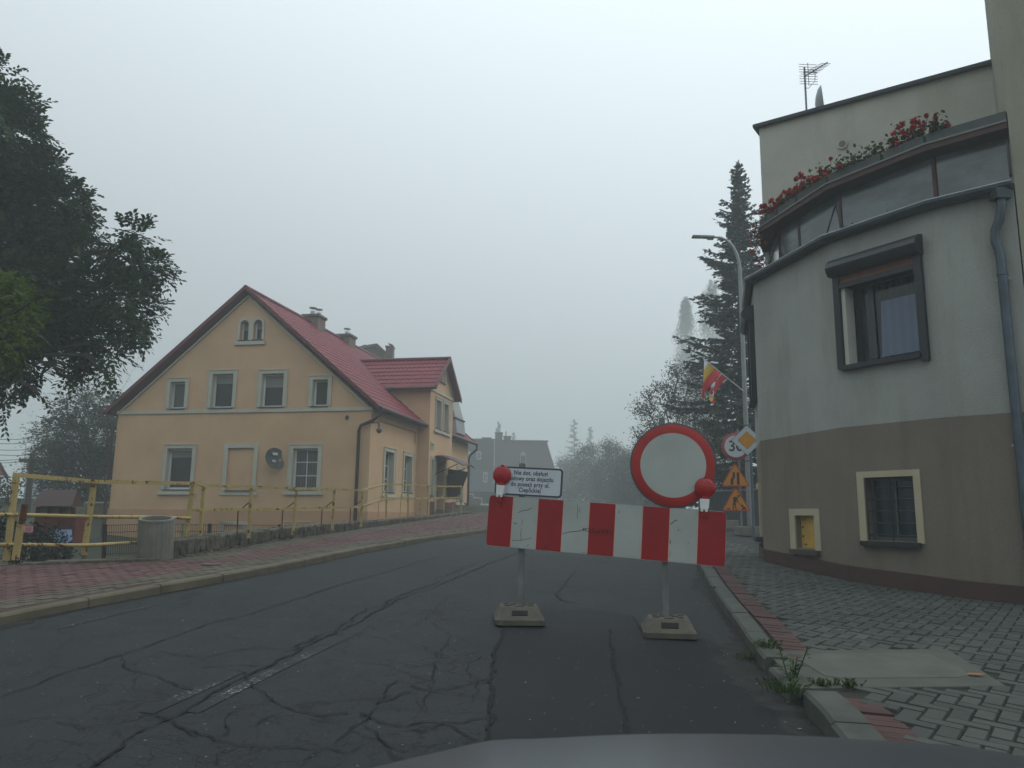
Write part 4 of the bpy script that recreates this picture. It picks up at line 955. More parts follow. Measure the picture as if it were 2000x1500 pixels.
ta = (V((bl1.x, bl1.y, z0b)) - V((bl0.x, bl0.y, z0a))).normalized(); tup = (ta.cross(bnn)); tup = tup if tup.z > 0 else -tup
BO = V((bl0.x, bl0.y, z0a)) + bnn * .03
bar_ = thing('traffic_barrier', PL.lerp(PR, .5), 'red and white striped road closure barrier standing across the road', 'barrier')
def rrect(w, h, r, n=5):
    out = []
    for cx, cy, a0 in ((w - r, r, -90), (w - r, h - r, 0), (r, h - r, 90), (r, r, 180)):
        for i in range(n + 1):
            a = math.radians(a0 + 90 * i / n); out.append((cx + r * math.cos(a), cy + r * math.sin(a)))
    return out
BH, W9 = .5, L_ / 9
fr_b = Fr(BO, ta, bnn)
def bp(x, y, d): return BO + ta * x + tup * y + bnn * d
q = MB(); q.prism([bp(x, y, -.03) for x, y in rrect(L_, BH, .05)], bnn * .028, 2)
rim = .006
for i in range(9):
    x0, x1 = i * W9, (i + 1) * W9; mi = 0 if i % 2 == 0 else 1
    if i == 0: ol = [(x, y) for x, y in rrect(W9 + .06, BH, .05) if x <= W9 - .02]; ol = [(x1, 0), (x1, BH)] + [(x, y) for x, y in rrect(1, BH, .05) if x < .5]
    elif i == 8: ol = [(x0, BH), (x0, 0)] + [(x, y) for x, y in rrect(L_, BH, .05) if x > .5 * L_]
    else: ol = [(x0, 0), (x1, 0), (x1, BH), (x0, BH)]
    cx, cy = sum(p[0] for p in ol) / len(ol), BH / 2
    def ins(x, y): return (x + (.0035 if x < rim and i == 0 else (-.0035 if x > L_ - rim and i == 8 else 0)), max(rim, min(BH - rim, y)))
    q.prism([bp(*ins(x, y), -.001) for x, y in ol], bnn * .0035, mi)
m_pk = M('stripe_edge', (.55, .30, .25), .5)
for i in range(1, 9): q.box(bp(i * W9 - .004, .007, .003), ta * .008, tup * (BH - .014), bnn * .0012, 3)
bo = q.build('board', [m_red, m_white, M('alu_edge', (.3, .31, .31), .45, .1, 5, 60, 0, metal=.4), m_pk], bar_)
q = MB()
def scr(pts, w=.005):
    for a, b_ in zip(pts, pts[1:]):
        A_, B2 = bp(*a, .0036), bp(*b_, .0036); d = (B2 - A_); n_ = d.cross(bnn).normalized() * w / 2; q.poly([A_ - n_, B2 - n_, B2 + n_, A_ + n_])
for pts in ([(.31, .345), (.36, .37), (.4, .375), (.45, .40)], [(.75, .17), (.84, .2), (.93, .215), (.98, .24), (1.0, .245)], [(.27, .25), (.285, .23), (.3, .245), (.31, .23)], [(.355, .28), (.36, .25), (.357, .22)], [(.355, .2), (.352, .14), (.36, .1), (.358, .07)], [(.9, .46), (.905, .4), (.9, .36), (.91, .33)], [(.925, .44), (.92, .39)], [(1.78, .34), (1.83, .385), (1.85, .39)], [(1.86, .29), (1.865, .31)], [(1.79, .2), (1.795, .17)], [(1.8, .1), (1.79, .05)], [(.27, .07), (.4, .09), (.47, .115)], [(1.3, .41), (1.305, .44)], [(.6, .03), (.63, .045)], [(.42, .03), (.445, .05)]): scr(pts, rnd.uniform(.003, .006))
q.build('scratch', m_black, bo, fix=False)
# text helper: real letter shapes
def text(body, size, O, a, u, n, mat, name, parent=None, depth=.0015, align='CENTER', spacing=1.0, line=1.0, bold=.0, narrow=1.0):
    cu_ = bpy.data.curves.new(name, 'FONT'); cu_.body = body; cu_.size = size; cu_.align_x = align; cu_.align_y = 'CENTER'; cu_.extrude = depth; cu_.space_character = spacing; cu_.space_line = line; cu_.offset = bold
    o = bpy.data.objects.new(name, cu_); COL.objects.link(o); bpy.context.view_layer.update()
    me = bpy.data.meshes.new_from_object(o.evaluated_get(bpy.context.evaluated_depsgraph_get())); bpy.data.objects.remove(o)
    off = OFF[parent.name] if parent else V((0, 0, 0)); n_ = a.cross(u)
    for v in me.vertices: v.co = O + a * v.co.x * narrow + u * v.co.y + n_ * v.co.z - off
    me.materials.clear(); me.materials.append(mat); o = bpy.data.objects.new(name, me); COL.objects.link(o); OFF[o.name] = off
    if parent: o.parent = parent
    return o
text('TRAFTECH', .052, bp(1.105, .235, .0045), -ta, -tup, bnn, m_black, 'stencil_lettering', bo, .0006, spacing=1.15)
for P_, ztop in ((PL, 1.83), (PR, 2.26)):
    q = MB(); q.cbox(P_ - bnn * .045 + Z * (ztop - P_.z + .03) / 2 + Z * .03, .055, .055, ztop - P_.z - .03, math.atan2(bd.y, bd.x)); q.build('post', m_post, bar_, bevel=.006)
def base(P_, rz):
    a = V((math.cos(rz), math.sin(rz), 0)); b_ = V((-math.sin(rz), math.cos(rz), 0)); q = MB()
    hx, hy = .235, .32
    def ring(ix, iy, c, z): return [P_ + a * x + b_ * y + Z * (gz(P_.x, P_.y) - P_.z + z) for x, y in ((-hx + ix + c, -hy + iy), (hx - ix - c, -hy + iy), (hx - ix, -hy + iy + c), (hx - ix, hy - iy - c), (hx - ix - c, hy - iy), (-hx + ix + c, hy - iy), (-hx + ix, hy - iy - c), (-hx + ix, -hy + iy + c))]
    rs = [ring(0, 0, .03, .005), ring(0, 0, .03, .05), ring(.012, .015, .035, .062), ring(.055, .13, .05, .15), ring(.065, .14, .05, .155)]
    for r1, r2 in zip(rs, rs[1:]):
        for i in range(8): q.poly([r1[i], r1[(i + 1) % 8], r2[(i + 1) % 8], r2[i]])
    q.poly(rs[-1]); q.poly(list(reversed(rs[0])))
    bs = q.build('base', m_rub, bar_, smooth=25, bevel=.006)
    q = MB(); top = P_ + Z * .155
    for x, y in ((-.11, -.1), (-.06, -.02), (.11, -.1), (.06, -.02), (-.12, .05), (.12, .05), (-.05, .09), (.05, .09)):
        q.cbox(top + a * x + b_ * y + Z * .006, .055, .035, .016, rz)
    q.build('stud', m_rub, bs, bevel=.004)
    q = MB(); sl = (P_ + b_ * (-hy + .015 + .055) + Z * .106); up_ = (b_ * .115 + Z * .088).normalized(); nn_ = a.cross(up_)
    if nn_.z < 0: nn_ = -nn_
    q.box(sl - a * .075 - up_ * .03, a * .15, up_ * .06, nn_ * .007); q.cbox(top + b_ * -.15 + Z * .002, .085, .03, .006, rz); q.cbox(top - a * .13 - b_ * .07, .035, .03, .006, rz)
    q.build('slot', m_hole, bs)
base(PL + V((-.01, 0, 0)), .03); base(PR + V((.02, 0, 0)), -.13)
# round no-vehicles sign clamped to the right post
dc = at(1314.5, 908.5, 7.28); dt = math.radians(2.2); dn = (bnn + V((.12, 0, .02))).normalized(); da = V((-dn.y, dn.x, 0)).normalized(); da = da if da.x > 0 else -da; du = dn.cross(da); du = du if du.z > 0 else -du
t = thing('prohibition_sign', dc - Z * .4, 'large round white sign with a thick red rim above the barrier', 'road sign')
q = MB(); q.lathe([(.39, -.02), (.402, -.015), (.402, .006), (.395, .008)], dc, dn, 64); q.build('sign_plate', m_back, t, smooth=40)
q = MB(); q.lathe([(.39, .007), (.385, .0095), (.305, .0095)], dc, dn, 64)
q.f.pop(); q.m.pop(); q.f.pop(); q.m.pop(); q.build('red_rim', m_red2, t, smooth=40)
q = MB(); q.lathe([(.318, .0075), (.312, .0092)], dc, dn, 64); q.build('white_face', m_white, t)
# supplementary plate, left
so_, su = at(1032, 941, 7.68), None
sa = (ta + V((0, 0, .012))).normalized(); sn = bnn; su = tup
t = thing('text_plate', so_ - Z * .14, 'white rectangular plate with four lines of black text above the barrier', 'road sign')
def plate(o, a, u, n, w, h, r, th): return [o + a * (x - w / 2) + u * (y - h / 2) + n * th for x, y in rrect(w, h, r)]
q = MB(); q.prism(plate(so_, sa, su, sn, .69, .285, .035, -.012), sn * .012); q.build('backing', m_back, t)
q = MB(); q.prism(plate(so_, sa, su, sn, .655, .25, .022, .0), sn * .003); q.build('white_face', M('plate_white', (.50, .54, .58), .4, .05, 3, 60, 0), t)
for i, ln in enumerate(('Nie dot. obsługi', 'budowy oraz dojazdu', 'do posesji przy ul.', 'Cieplickiej')):
    text(ln, .062, so_ + su * (.084 - .0565 * i) + sa * .02 + sn * .0036, sa, su, sn, m_black, 'lettering', t, .0004, bold=.0012, narrow=.80, spacing=1.08)
# flashing warning lamps clipped on the barrier
def lamp_proto():
    t = thing('warning_lamp', (0, 0, 0), 'x', 'warning lamp', 'red warning lamps on the barrier')
    q = MB(); q.lathe([(.01, -.028), (.03, -.027), (.032, -.023), (.05, -.022), (.052, -.018), (.075, -.017), (.086, -.01), (.09, 0), (.086, .012), (.075, .018), (.05, .02), (.03, .026), (.01, .027)], V((0, 0, .19)), V((0, -1, 0)), 32)
    m, nt, b = new_mat('lamp_lens'); p = pos(nt); w_ = nt.nodes.new('ShaderNodeTexVoronoi'); w_.inputs['Scale'].default_value = 70; nt.links.new(p, w_.inputs['Vector'])
    b.inputs['Base Color'].default_value = (.42, .008, .012, 1); b.inputs['Roughness'].default_value = .18; b.inputs['Transmission Weight'].default_value = .25; bump(nt, b, w_.outputs['Distance'], .35, .006)
    q.build('lens', m, t, smooth=60)
    q = MB(); q.lathe([(.092, -.008), (.096, 0), (.092, .008)], V((0, 0, .19)), V((0, -1, 0)), 32); q.cbox((0, 0, .285), .03, .03, .014); q.cbox((0, 0, .1), .05, .04, .03); q.build('lens_ring', M('lamp_ring', (.30, .012, .016), .35, .1, 5, 60, 0), t, smooth=40)
    wm_ = M('lamp_white', (.60, .61, .59), .5, .08, 4, 60, 0)
    q = MB(); q.hexa([V(p) for p in ((-.038, -.04, 0), (.038, -.04, 0), (.038, .03, 0), (-.038, .03, 0), (-.044, -.035, .088), (.044, -.035, .088), (.044, .03, .088), (-.044, .03, .088))]); q.build('battery_case', wm_, t, bevel=.006)
    q = MB(); q.cbox((-.02, -.04, -.012), .022, .012, .03); q.cbox((.02, -.04, -.012), .022, .012, .03); q.cbox((0, -.04, -.002), .06, .01, .012); q.build('clip', wm_, t)
    q = MB(); q.cbox((0, -.034, -.045), .05, .008, .05); q.build('bracket', m_red, t); return t
def copy_tree(o, parent=None):
    c = o.copy(); COL.objects.link(c)
    if parent is not None: c.parent = parent
    for ch in list(o.children): copy_tree(ch, c)
    return c
l1 = lamp_proto(); l2 = copy_tree(l1); yaw = math.atan2(bd.y, bd.x)
for t, x, lab in ((l1, .115, 'red round warning lamp on the barrier end in front of the text plate'), (l2, L_ - .2, 'red round warning lamp on barrier end overlapping the big round sign')):
    t.location = bp(x, BH + .012, -.005); t.rotation_euler = (0, math.radians(3.5), yaw); t['label'] = lab
# ------------------------------------------------------------------ signs by the corner
def gp(u, v): return hit(u, v, pavR)
sp = V((6.6, 22.3, 0)); sp.z = gz(sp.x, sp.y) - .05
t = thing('sign_post', sp, 'thin grey metal post carrying three stacked warning signs', 'post')
q = MB(); q.tube([sp, V((sp.x, sp.y, at(1433, 838, 22.3).z))], .032, 10); q.build('pole', m_post, t, smooth=50)
def fac(u, v, y, yaw=0):
    o = at(u, v, y); n = V((-math.sin(yaw) * -1 * 0 - math.sin(math.radians(12)), -1, 0)).normalized(); a = V((-n.y, n.x, 0)); return o, a, Z, n
m_or = M('sign_orange', (.56, .21, .012), .45, .08, 4, 60, 0); m_rim = M('sign_rim', (.38, .04, .02), .45, .1, 4, 60, 0); m_amb = M('sign_amber', (.62, .26, .012), .45, .08, 4, 60, 0)
o, a, u_, n = fac(1437, 872, 22.1)
t = thing('speed_limit_sign', o - Z * .4, 'round white sign reading 30 with red rim, partly behind the diamond sign', 'road sign')
q = MB(); q.lathe([(.40, -.012), (.40, .0), (.395, .004)], o, n, 48); q.build('red_rim', M('sign_red_dull', (.30, .03, .035), .45, .1, 5, 60, 0), t, smooth=40)
q = MB(); q.lathe([(.315, .003), (.31, .007)], o, n, 48); q.build('white_face', M('plate_white', (.56, .58, .6)), t)
text('30', .43, o + n * .0085 - u_ * .0, a, u_, n, m_black, 'numerals', t, .001, bold=.007, narrow=.95)
def tri(o, a, u_, n, side, d, th, r):
    h = side * .866; P = [(-side / 2, -h / 3), (side / 2, -h / 3), (0, 2 * h / 3)]; out = []
    for i in range(3):
        p, c, x = V((*P[i - 1], 0)), V((*P[i], 0)), V((*P[(i + 1) % 3], 0)); v1, v2 = (p - c).normalized(), (x - c).normalized()
        for k in range(5):
            k_ = k / 4; q_ = c + v1 * r * (1 - k_) ** 1.3 + v2 * r * k_ ** 1.3; out.append(o + a * q_.x + u_ * q_.y + n * d)
    return out
def warn(u, v, y, name, label):
    o, a, u_, n = fac(u, v, y); t = thing(name, o - Z * .3, label, 'road sign')
    q = MB(); q.prism(tri(o, a, u_, n, .82, -.01, 0, .07), n * .012); q.build('rim', m_rim, t)
    q = MB(); q.prism(tri(o, a, u_, n, .71, .0022, 0, .045), n * .003); q.build('face', m_or, t)
    return t, o, a, u_, n
t, o, a, u_, n = warn(1436, 934, 22.2, 'road_narrows_sign', 'upper orange triangle showing a lane narrowing from the left')
q = MB(); P2 = lambda x, y: o + a * x + u_ * y + n * .0055
for pts in ([(-.135, -.185), (-.055, -.185), (-.055, -.06), (-.005, .04), (-.005, .17), (-.07, .17), (-.07, .05), (-.135, -.04)], [(.045, -.185), (.115, -.185), (.115, .17), (.045, .17)]): q.prism([P2(*p) for p in pts], n * .002)
q.build('pictogram', m_black, t)
t, o, a, u_, n = warn(1437.5, 982, 22.25, 'roadworks_sign', 'lower orange triangle showing a digging road worker')
q = MB(); P2 = lambda x, y: o + a * x + u_ * y + n * .0055
for pts in ([(-.10, -.19), (-.05, -.19), (-.06, -.165), (-.075, -.165), (-.055, -.06), (-.01, .02), (-.06, .04), (-.095, -.05), (-.10, -.15)], [(-.02, -.19), (.035, -.19), (.025, -.165), (.005, -.165), (-.005, -.08), (-.01, .02), (-.06, .03), (-.04, -.08), (-.025, -.14)],
            [(-.065, .02), (-.005, .02), (.05, .14), (.02, .17), (-.055, .165), (-.085, .1)], [(.02, .15), (.055, .13), (.065, .03), (.045, .03), (.03, .1)], [(-.05, .15), (-.02, .1), (.02, .045), (.05, .03), (.045, .012), (.005, .02), (-.05, .08)],
            [(.03, .05), (.16, -.08), (.15, -.09), (.02, .04)], [(.12, -.06), (.19, -.05), (.2, -.12), (.14, -.12)], [(.14, -.19), (.30, -.19), (.255, -.125), (.21, -.1), (.18, -.13)], [(-.28, -.19), (-.15, -.19), (-.2, -.15), (-.25, -.155)]): q.prism([P2(*p) for p in pts], n * .002)
q.lathe([(.036, 0), (.036, .002)], P2(.075, .19), n, 16); q.build('pictogram', m_black, t)
# priority-road diamond on its own post
dp = V((6.2, 19.9, 0)); dp.z = gz(dp.x, dp.y) - .05
t = thing('priority_sign', dp, 'white diamond sign with orange centre on a blue-grey post by the building', 'road sign')
q = MB(); q.tube([dp, V((dp.x, dp.y, at(1460, 828, 19.9).z))], .035, 10); q.build('post', M('post_blue', (.08, .11, .13), .5, .2, 4, 60, 0), t, smooth=50)
o, a, u_, n = fac(1459, 860, 19.82)
def dia(r, d, k=.02): return [o + a * (x * r) + u_ * (y * r) + n * d for x, y in ((1, -.04), (1, .04), (.04, 1), (-.04, 1), (-1, .04), (-1, -.04), (-.04, -1), (.04, -1))]
q = MB(); q.prism(dia(.385, -.01), n * .01); q.build('rim', m_back, t)
q = MB(); q.prism(dia(.372, .0), n * .003); q.build('white_face', M('plate_white', (.56, .58, .6)), t)
q = MB(); q.prism(dia(.225, .003), n * .002); q.build('dark_line', m_back, t); q = MB(); q.prism(dia(.215, .005), n * .0018); q.build('orange_centre', m_amb, t)
# street lamp with the flag
lb = V((7.25, 23.6, 0)); lb.z = gz(lb.x, lb.y) - .05
t = thing('street_lamp', lb, 'tall grey street lamp with curved arm reaching over the road', 'street lamp')
def lx(u, v): 
    p = at(u, v, 23.6); return p
top = lx(1447, 505); xx = lb.x
pts = [lb, V((xx, 23.6, lb.z + 3)), V((xx, 23.6, top.z - .4)), lx(1447.5, 500)]; pts[-1].x = xx
pole = MB(); pole.tube(pts[:3], [.085, .075, .062], 12); pole.build('pole', M('lamp_grey', (.24, .255, .26), .45, .12, 3, 60, 0, metal=.35), t, smooth=60)
arm = []; c0 = V((xx, 23.6, top.z - .4)); ze = at(1400, 464, 23.6).z
for k in range(11):
    an = math.pi / 2 * k / 10; arm.append(V((xx - .65 * (1 - math.cos(an)), 23.6, c0.z + (ze - c0.z) * math.sin(an))))
arm.append(V((at(1392, 463, 23.6).x, 23.6, ze + .02)))
q = MB(); q.tube(arm, [.06] + [.05] * 6 + [.035] * 5, 10); q.build('arm', MC['lamp_grey'], t, smooth=60)
q = MB(); e = arm[-1]; q.hexa([e + V(p) for p in ((-.66, -.11, -.03), (.05, -.07, -.05), (.05, .07, -.05), (-.66, .11, -.03), (-.66, -.1, .035), (.05, -.05, .04), (.05, .05, .04), (-.66, .1, .035))]); q.cbox(e + V((-.08, 0, -.06)), .2, .1, .07); q.build('lamp_head', M('lamp_head_grey', (.12, .125, .13), .5, .1, 4, 60, 0), t, bevel=.015)
q = MB(); q.cbox(e + V((-.42, 0, -.034)), .4, .15, .012); q.build('diffuser', M('lamp_lens_grey', (.4, .42, .42), .3), t)
for z in (2.2, 3.3): 
    q = MB(); q.tube([V((xx, 23.6, lb.z + z)), V((xx, 23.6, lb.z + z + .04))], .09, 12); q.build('clamp', m_sill, t, smooth=50)
# flag on a slanting pole clamped to the lamp
FY = 23.45
def fp(x, y, d=0): # flag zoom coordinates (12.5 px per photo px)
    return at(1360 + x / 12.5, 690 + y / 12.5, FY + d)
t = thing('town_flag', fp(1150, 920), 'white, yellow and red flag hanging from a slanting pole on the street lamp', 'flag')
q = MB(); q.tube([fp(165, 125), fp(650, 520), fp(1150, 920), V((xx - .05, 23.55, fp(1150, 920).z - .03))], .016, 8); q.build('flagpole', M('flagpole_white', (.5, .5, .5), .5), t)
m_fw, m_fy, m_fr = M('flag_white', (.55, .55, .58), .8, .06, 8, 60, .1), M('flag_yellow', (.62, .42, .05), .8, .08, 8, 60, .1), M('flag_red', (.52, .03, .035), .8, .1, 6, 60, .1)
q = MB(); m_ = {'w': 0, 'y': 1, 'r': 2}
def strip(L1, L2, mi, ph=0, nn=10):
    def smp(Ls, k):
        k *= len(Ls) - 1; i = min(len(Ls) - 2, int(k)); f = k - i; return (Ls[i][0] + (Ls[i+1][0] - Ls[i][0]) * f, Ls[i][1] + (Ls[i+1][1] - Ls[i][1]) * f)
    def fn(k, j):
        A_, B2 = smp(L1, k), smp(L2, k); x, y = A_[0] + (B2[0] - A_[0]) * j, A_[1] + (B2[1] - A_[1]) * j
        return fp(x, y, .09 * math.sin(x * .016 + y * .004 + ph) * min(1, k + .15))
    q.grid(fn, lin(0, 1, nn), lin(0, 1, 6), mi)
strip([(190, 160), (190, 270), (185, 400)], [(305, 260), (220, 350), (186, 402)], 0)
strip([(305, 260), (220, 350), (186, 402), (165, 700)], [(460, 385), (360, 500), (250, 620), (170, 720)], 1)
strip([(460, 385), (330, 530), (170, 720), (140, 960), (120, 1040)], [(600, 500), (440, 690), (300, 860), (210, 960), (190, 1110)], 2)
strip([(605, 505), (520, 610), (460, 690), (430, 850), (440, 990)], [(725, 605), (640, 720), (540, 850), (480, 960), (455, 1010)], 2, 1.2)
strip([(600, 500), (460, 690), (360, 770), (350, 850)], [(612, 508), (470, 690), (462, 720), (440, 830)], 0, .6)
strip([(350, 850), (330, 960), (315, 1040)], [(440, 830), (435, 960), (420, 1070)], 0, .6)
strip([(315, 1040), (310, 1130), (370, 1185)], [(420, 1070), (410, 1120), (385, 1180)], 1, .6)
strip([(385, 1175), (375, 1200), (400, 1230)], [(430, 1080), (455, 1150), (450, 1210)], 2, .6)
strip([(200, 965), (205, 1010), (200, 1060)], [(215, 960), (220, 1010), (208, 1060)], 1)
cl = q.build('cloth', [m_fw, m_fy, m_fr], t, smooth=180, fix=False); md = cl.modifiers.new('t', 'SOLIDIFY'); md.thickness = .006
q = MB()
for cx, cy, r in ((375, 880, 26), (360, 935, 34), (395, 905, 20), (350, 970, 24), (385, 965, 26), (370, 1000, 16)):
    pts = [fp(cx + r * math.cos(k * .785), cy + r * 1.1 * math.sin(k * .785), -.12) for k in range(8)]; q.prism(pts, V((0, -.01, 0)))
q.build('emblem', m_fr, t)
# ------------------------------------------------------------------ yellow railing on the stone wall
m_ry = rusty('rail_yellow', (.36, .275, .105), .75); m_rust = rusty('rusty_iron', (.09, .03, .014), .7, (.03, .012, .008), 12, .9)
def wtop(y): return gz(wallX(y), y) + .1 + max(.02, min(.24, .24 * (1 if y > 11.1 else 0) * max(.25, (29 - y) / 17)))
posts1 = [(12, 1091, 32, 928), (164, 1080, 184, 942), (360, 1056, 378, 942)]
def wpost(u0, v0, y): return at(u0, v0, y)
ra = thing('pipe_railing', wpost(164, 1085, 9.9), 'yellow rusty pipe railing with three tubes beside the concrete bin', 'railing')
dy1 = [9.3, 10.0, 11.9]; tops = []
for (u0, v0, u1, v1), y in zip(posts1, dy1):
    a = at(u0, v0 + 4, y); b_ = at(u1, v1, y); q = MB(); q.bar(a, b_, .055, .055); q.build('post', m_ry, ra); tops.append((a, b_))
a = at(390, 1053, 12.2); b_ = at(398, 948, 12.2)
q = MB(); q.bar(at(26, 927, 9.28), at(190, 941, 10.0), .05, .05); q.bar(at(190, 941, 10.0), at(382, 944, 11.95), .05, .05); q.build('top_rail', m_ry, ra)
for v in ((1005, 1006, 1009, 1012), (1064, 1064.5, 1065, 1058)):
    q = MB(); q.tube([at(-60, v[0], 8.9), at(26, v[0], 9.3), at(172, v[2], 9.97), at(290, v[3] if v[0] > 1050 else 1010, 11.3), at(372, v[3] if v[0] < 1050 else 1054, 11.88)], .024, 10); q.build('tube_rail', m_ry, ra, smooth=60)
t = thing('gate_stub', at(35, 1093, 9.25), 'short yellow post with a rusty sleeve and a small pink notice', 'post')
q = MB(); q.bar(at(30, 1094, 9.22), at(44, 1000, 9.22), .06, .06); q.build('post', m_ry, t)
q = MB(); q.bar(at(42, 1024, 9.16), at(49, 985, 9.16), .05, .05); q.build('rusty_sleeve', m_rust, t)
q = MB(); o = at(47, 1034, 9.12); q.box(o - Z * .035, V((.095, .01, 0)), V((0, .006, 0)), Z * .075, 0)
for k in range(4): q.box(o + Z * (-.022 + .016 * k) + V((.012, -.003, 0)), V((.07, .0074, 0)), V((0, .002, 0)), Z * .006, 1)
q.build('notice', [M('notice_pink', (.5, .26, .28), .6), M('notice_ink', (.3, .08, .09), .6)], t)
rb = thing('ramp_railing', at(560, 1042, 14), 'long yellow square-tube railing running up the stone wall past the house', 'railing')
P2_ = [(360, 1056, 378, 942, 11.95), (390, 1053, 398, 948, 12.15), (485, 1048, 491, 951, 13.0), (572, 1041, 580, 954, 13.95), (649, 1033, 653, 956, 15.5), (705, 1026, 708, 958, 17.0), (754, 1010, 755, 945, 19.6), (797, 1008, 797, 947, 20.9), (835, 1006, 836, 949, 22.1), (866, 1005, 867, 950, 23.2), (900, 1001, 901, 950, 24.7)]
MIDV = [996, 996, 995, 993, 991, 989.5, 974, 973.5, 973, 972.5, 972]
T_, Mi = [], []
for i, (u0, v0, u1, v1, y) in enumerate(P2_):
    a, b_ = at(u0, v0 + 3, y), at(u1, v1, y); T_.append(b_); k = (v0 - MIDV[i]) / (v0 - v1); Mi.append(at(u0 + (u1 - u0) * k, MIDV[i], y))
    if i: q = MB(); q.bar(a, b_, .045, .045); q.build('post', m_ry, rb)
    if i >= 2:
        e = at(u0 - (22 if i < 6 else 16), v0 + 1, y - .12); m1 = at(u0 - (20 if i < 6 else 14), v0 - (v0 - v1) * .5, y - .12); q = MB(); q.tube([e, m1, b_.lerp(a, .28)], .011, 6); q.build('strut', m_rust if i < 6 else m_ry, rb)
for nm, PP, w_ in (('top_rail', T_, .045), ('middle_rail', Mi, .045)):
    q = MB()
    for a, b_ in zip(PP, PP[1:]): d = (b_ - a).normalized() * .012; q.bar(a - d, b_ + d, w_, w_)
    q.build(nm, m_ry, rb)
# wire mesh fence behind
m_wire = M('wire_brown', (.02, .017, .013), .5, .1, 4, 60, 0)
wf = thing('wire_fence', at(410, 1054, 13), 'low brown wire mesh fence with short posts in front of the house', 'fence')
FP_ = [(205, 1078, 1024, 13.2), (275, 1079, 1022, 13.4), (410, 1056, 1023, 13.9), (546, 1044, 1024, 15.4), (690, 1031, 1024, 20.2)]
for i, (u, v0, v1, y) in enumerate(FP_):
    a, b_ = at(u - 4, v0 + 40, y), at(u, v1, y); q = MB(); q.bar(a, b_, .06, .04); q.build('post', m_gut, wf)
for p0, p1 in zip(FP_, FP_[1:]):
    q = MB(); n = int(abs(p1[0] - p0[0]) / 4.2)
    A0_, A1_, B0_, B1_ = at(p0[0] - 4, p0[1] + 40, p0[3]), at(p0[0], p0[2] + 2, p0[3]), at(p1[0] - 4, p1[1] + 40, p1[3]), at(p1[0], p1[2] + 2, p1[3])
    for k in range(1, n): q.tube([A0_.lerp(B0_, k / n), A1_.lerp(B1_, k / n)], .004, 3, cap=False)
    for z in (0, .12, .3, .48): q.tube([A1_ - Z * z, B1_ - Z * z], .005, 4, cap=False)
    q.build('mesh_panel', m_wire, wf, fix=False)
# stone wall under the railing
def stonem(name, c1, c2):
    m, nt, b = new_mat(name); p = pos(nt); g = nt.nodes.new('ShaderNodeNewGeometry'); c = mixc(nt, g.outputs['Random Per Island'], c1, c2)
    n = noise(nt, p, 9, 6, .7); c = mixc(nt, rng(nt, n, .35, .7), sc((1, 1, 1), 0) if False else (.035, .032, .026), c); nt.links.new(c, b.inputs['Base Color']); b.inputs['Roughness'].default_value = .95; bump(nt, b, n, .9, .04); return m
m_stone = stonem('rubble_stone', (.10, .09, .065), (.19, .165, .125)); R4 = random.Random(4)
q = MB(); y = 11.15
def rock(mb, c, d, l, h, w):
    n_ = V((-d.y, d.x, 0)); P = []
    for z in (0, 1):
        for x, yv in ((0, 0), (1, 0), (1, 1), (0, 1)):
            P.append(c + d * (l * (x * .97 + .015) + R4.gauss(0, .012)) + n_ * (w * (yv - .0) + R4.gauss(0, .014)) + Z * (h * z + R4.gauss(0, .012)))
    mb.hexa(P)
while y < 28.6:
    x = wallX(y); dx = (wallX(y + .05) - wallX(y - .05)) / .1; d = V((dx, 1, 0)).normalized(); d.z = .043; l = R4.uniform(.12, .22)
    H_ = wtop(y) - pavL(x, y) + .02; c = V((x, y, pavL(x, y) - .1))
    if y < 15.5 and H_ > .16: rock(q, c + Z * .0, d, l * 1.0, .1 + .04, .34); rock(q, c + Z * .12, d, l, H_ - .02, .36)
    else: rock(q, c, d, l, H_ + .1, .36)
    y += l * d.y
wl_ = q.build('stone_wall', m_stone, None, V((wallX(12), 12, gz(-5, 12))), bevel=.025, smooth=40); tag(wl_, 'low rough stone wall edging the left pavement in front of the house', 'wall')
q = MB(); y = 6.0
while y < 11.1:
    x = wallX(y) - .02; dx = (wallX(y + .05) - wallX(y - .05)) / .1; d = V((dx, 1, 0)).normalized(); l = R4.uniform(.2, .5); rock(q, V((x, y, pavL(x, y) - .1)), d, l, .12 + R4.uniform(0, .035), .3); y += l * d.y
wl_ = q.build('stone_edging', m_stone, None, V((wallX(9), 9, gz(-6, 9))), bevel=.02, smooth=40); tag(wl_, 'flat mossy stone edging beneath the pipe railing', 'edging')
# concrete litter bin
bp_ = hit(316, 1092, pavL); m_bin = M('bin_concrete', (.165, .165, .14), .9, .2, 5, 60, .5, stain=.5)
t = thing('litter_bin', bp_, 'ribbed round concrete litter bin on the left pavement', 'bin'); Rb, Hb = .24, .55; bp_ = V((bp_.x - .11, bp_.y + .02, bp_.z - .02)); tl_ = Matrix.Rotation(math.radians(9), 3, 'X') @ Matrix.Rotation(math.radians(2), 3, 'Y'); q = MB(); n = 96; lv = [(.0, 1.0), (.5, 1.0), (.96, 1.0), (1.0, .98)]
b0 = 0
for h, k in lv:
    for j in range(n): r = Rb * k * (1.0 if j % 4 in (0, 1) else .975); a = 2 * math.pi * j / n; q.v.append(bp_ + V((r * math.cos(a), r * math.sin(a), Hb * h)))
for i in range(3):
    for j in range(n): q.f.append([i*n + j, i*n + (j+1) % n, (i+1)*n + (j+1) % n, (i+1)*n + j]); q.m.append(0)
q.v = [bp_ + tl_ @ (p - bp_) for p in q.v]; q.build('shell', m_bin, t, smooth=30, fix=False)
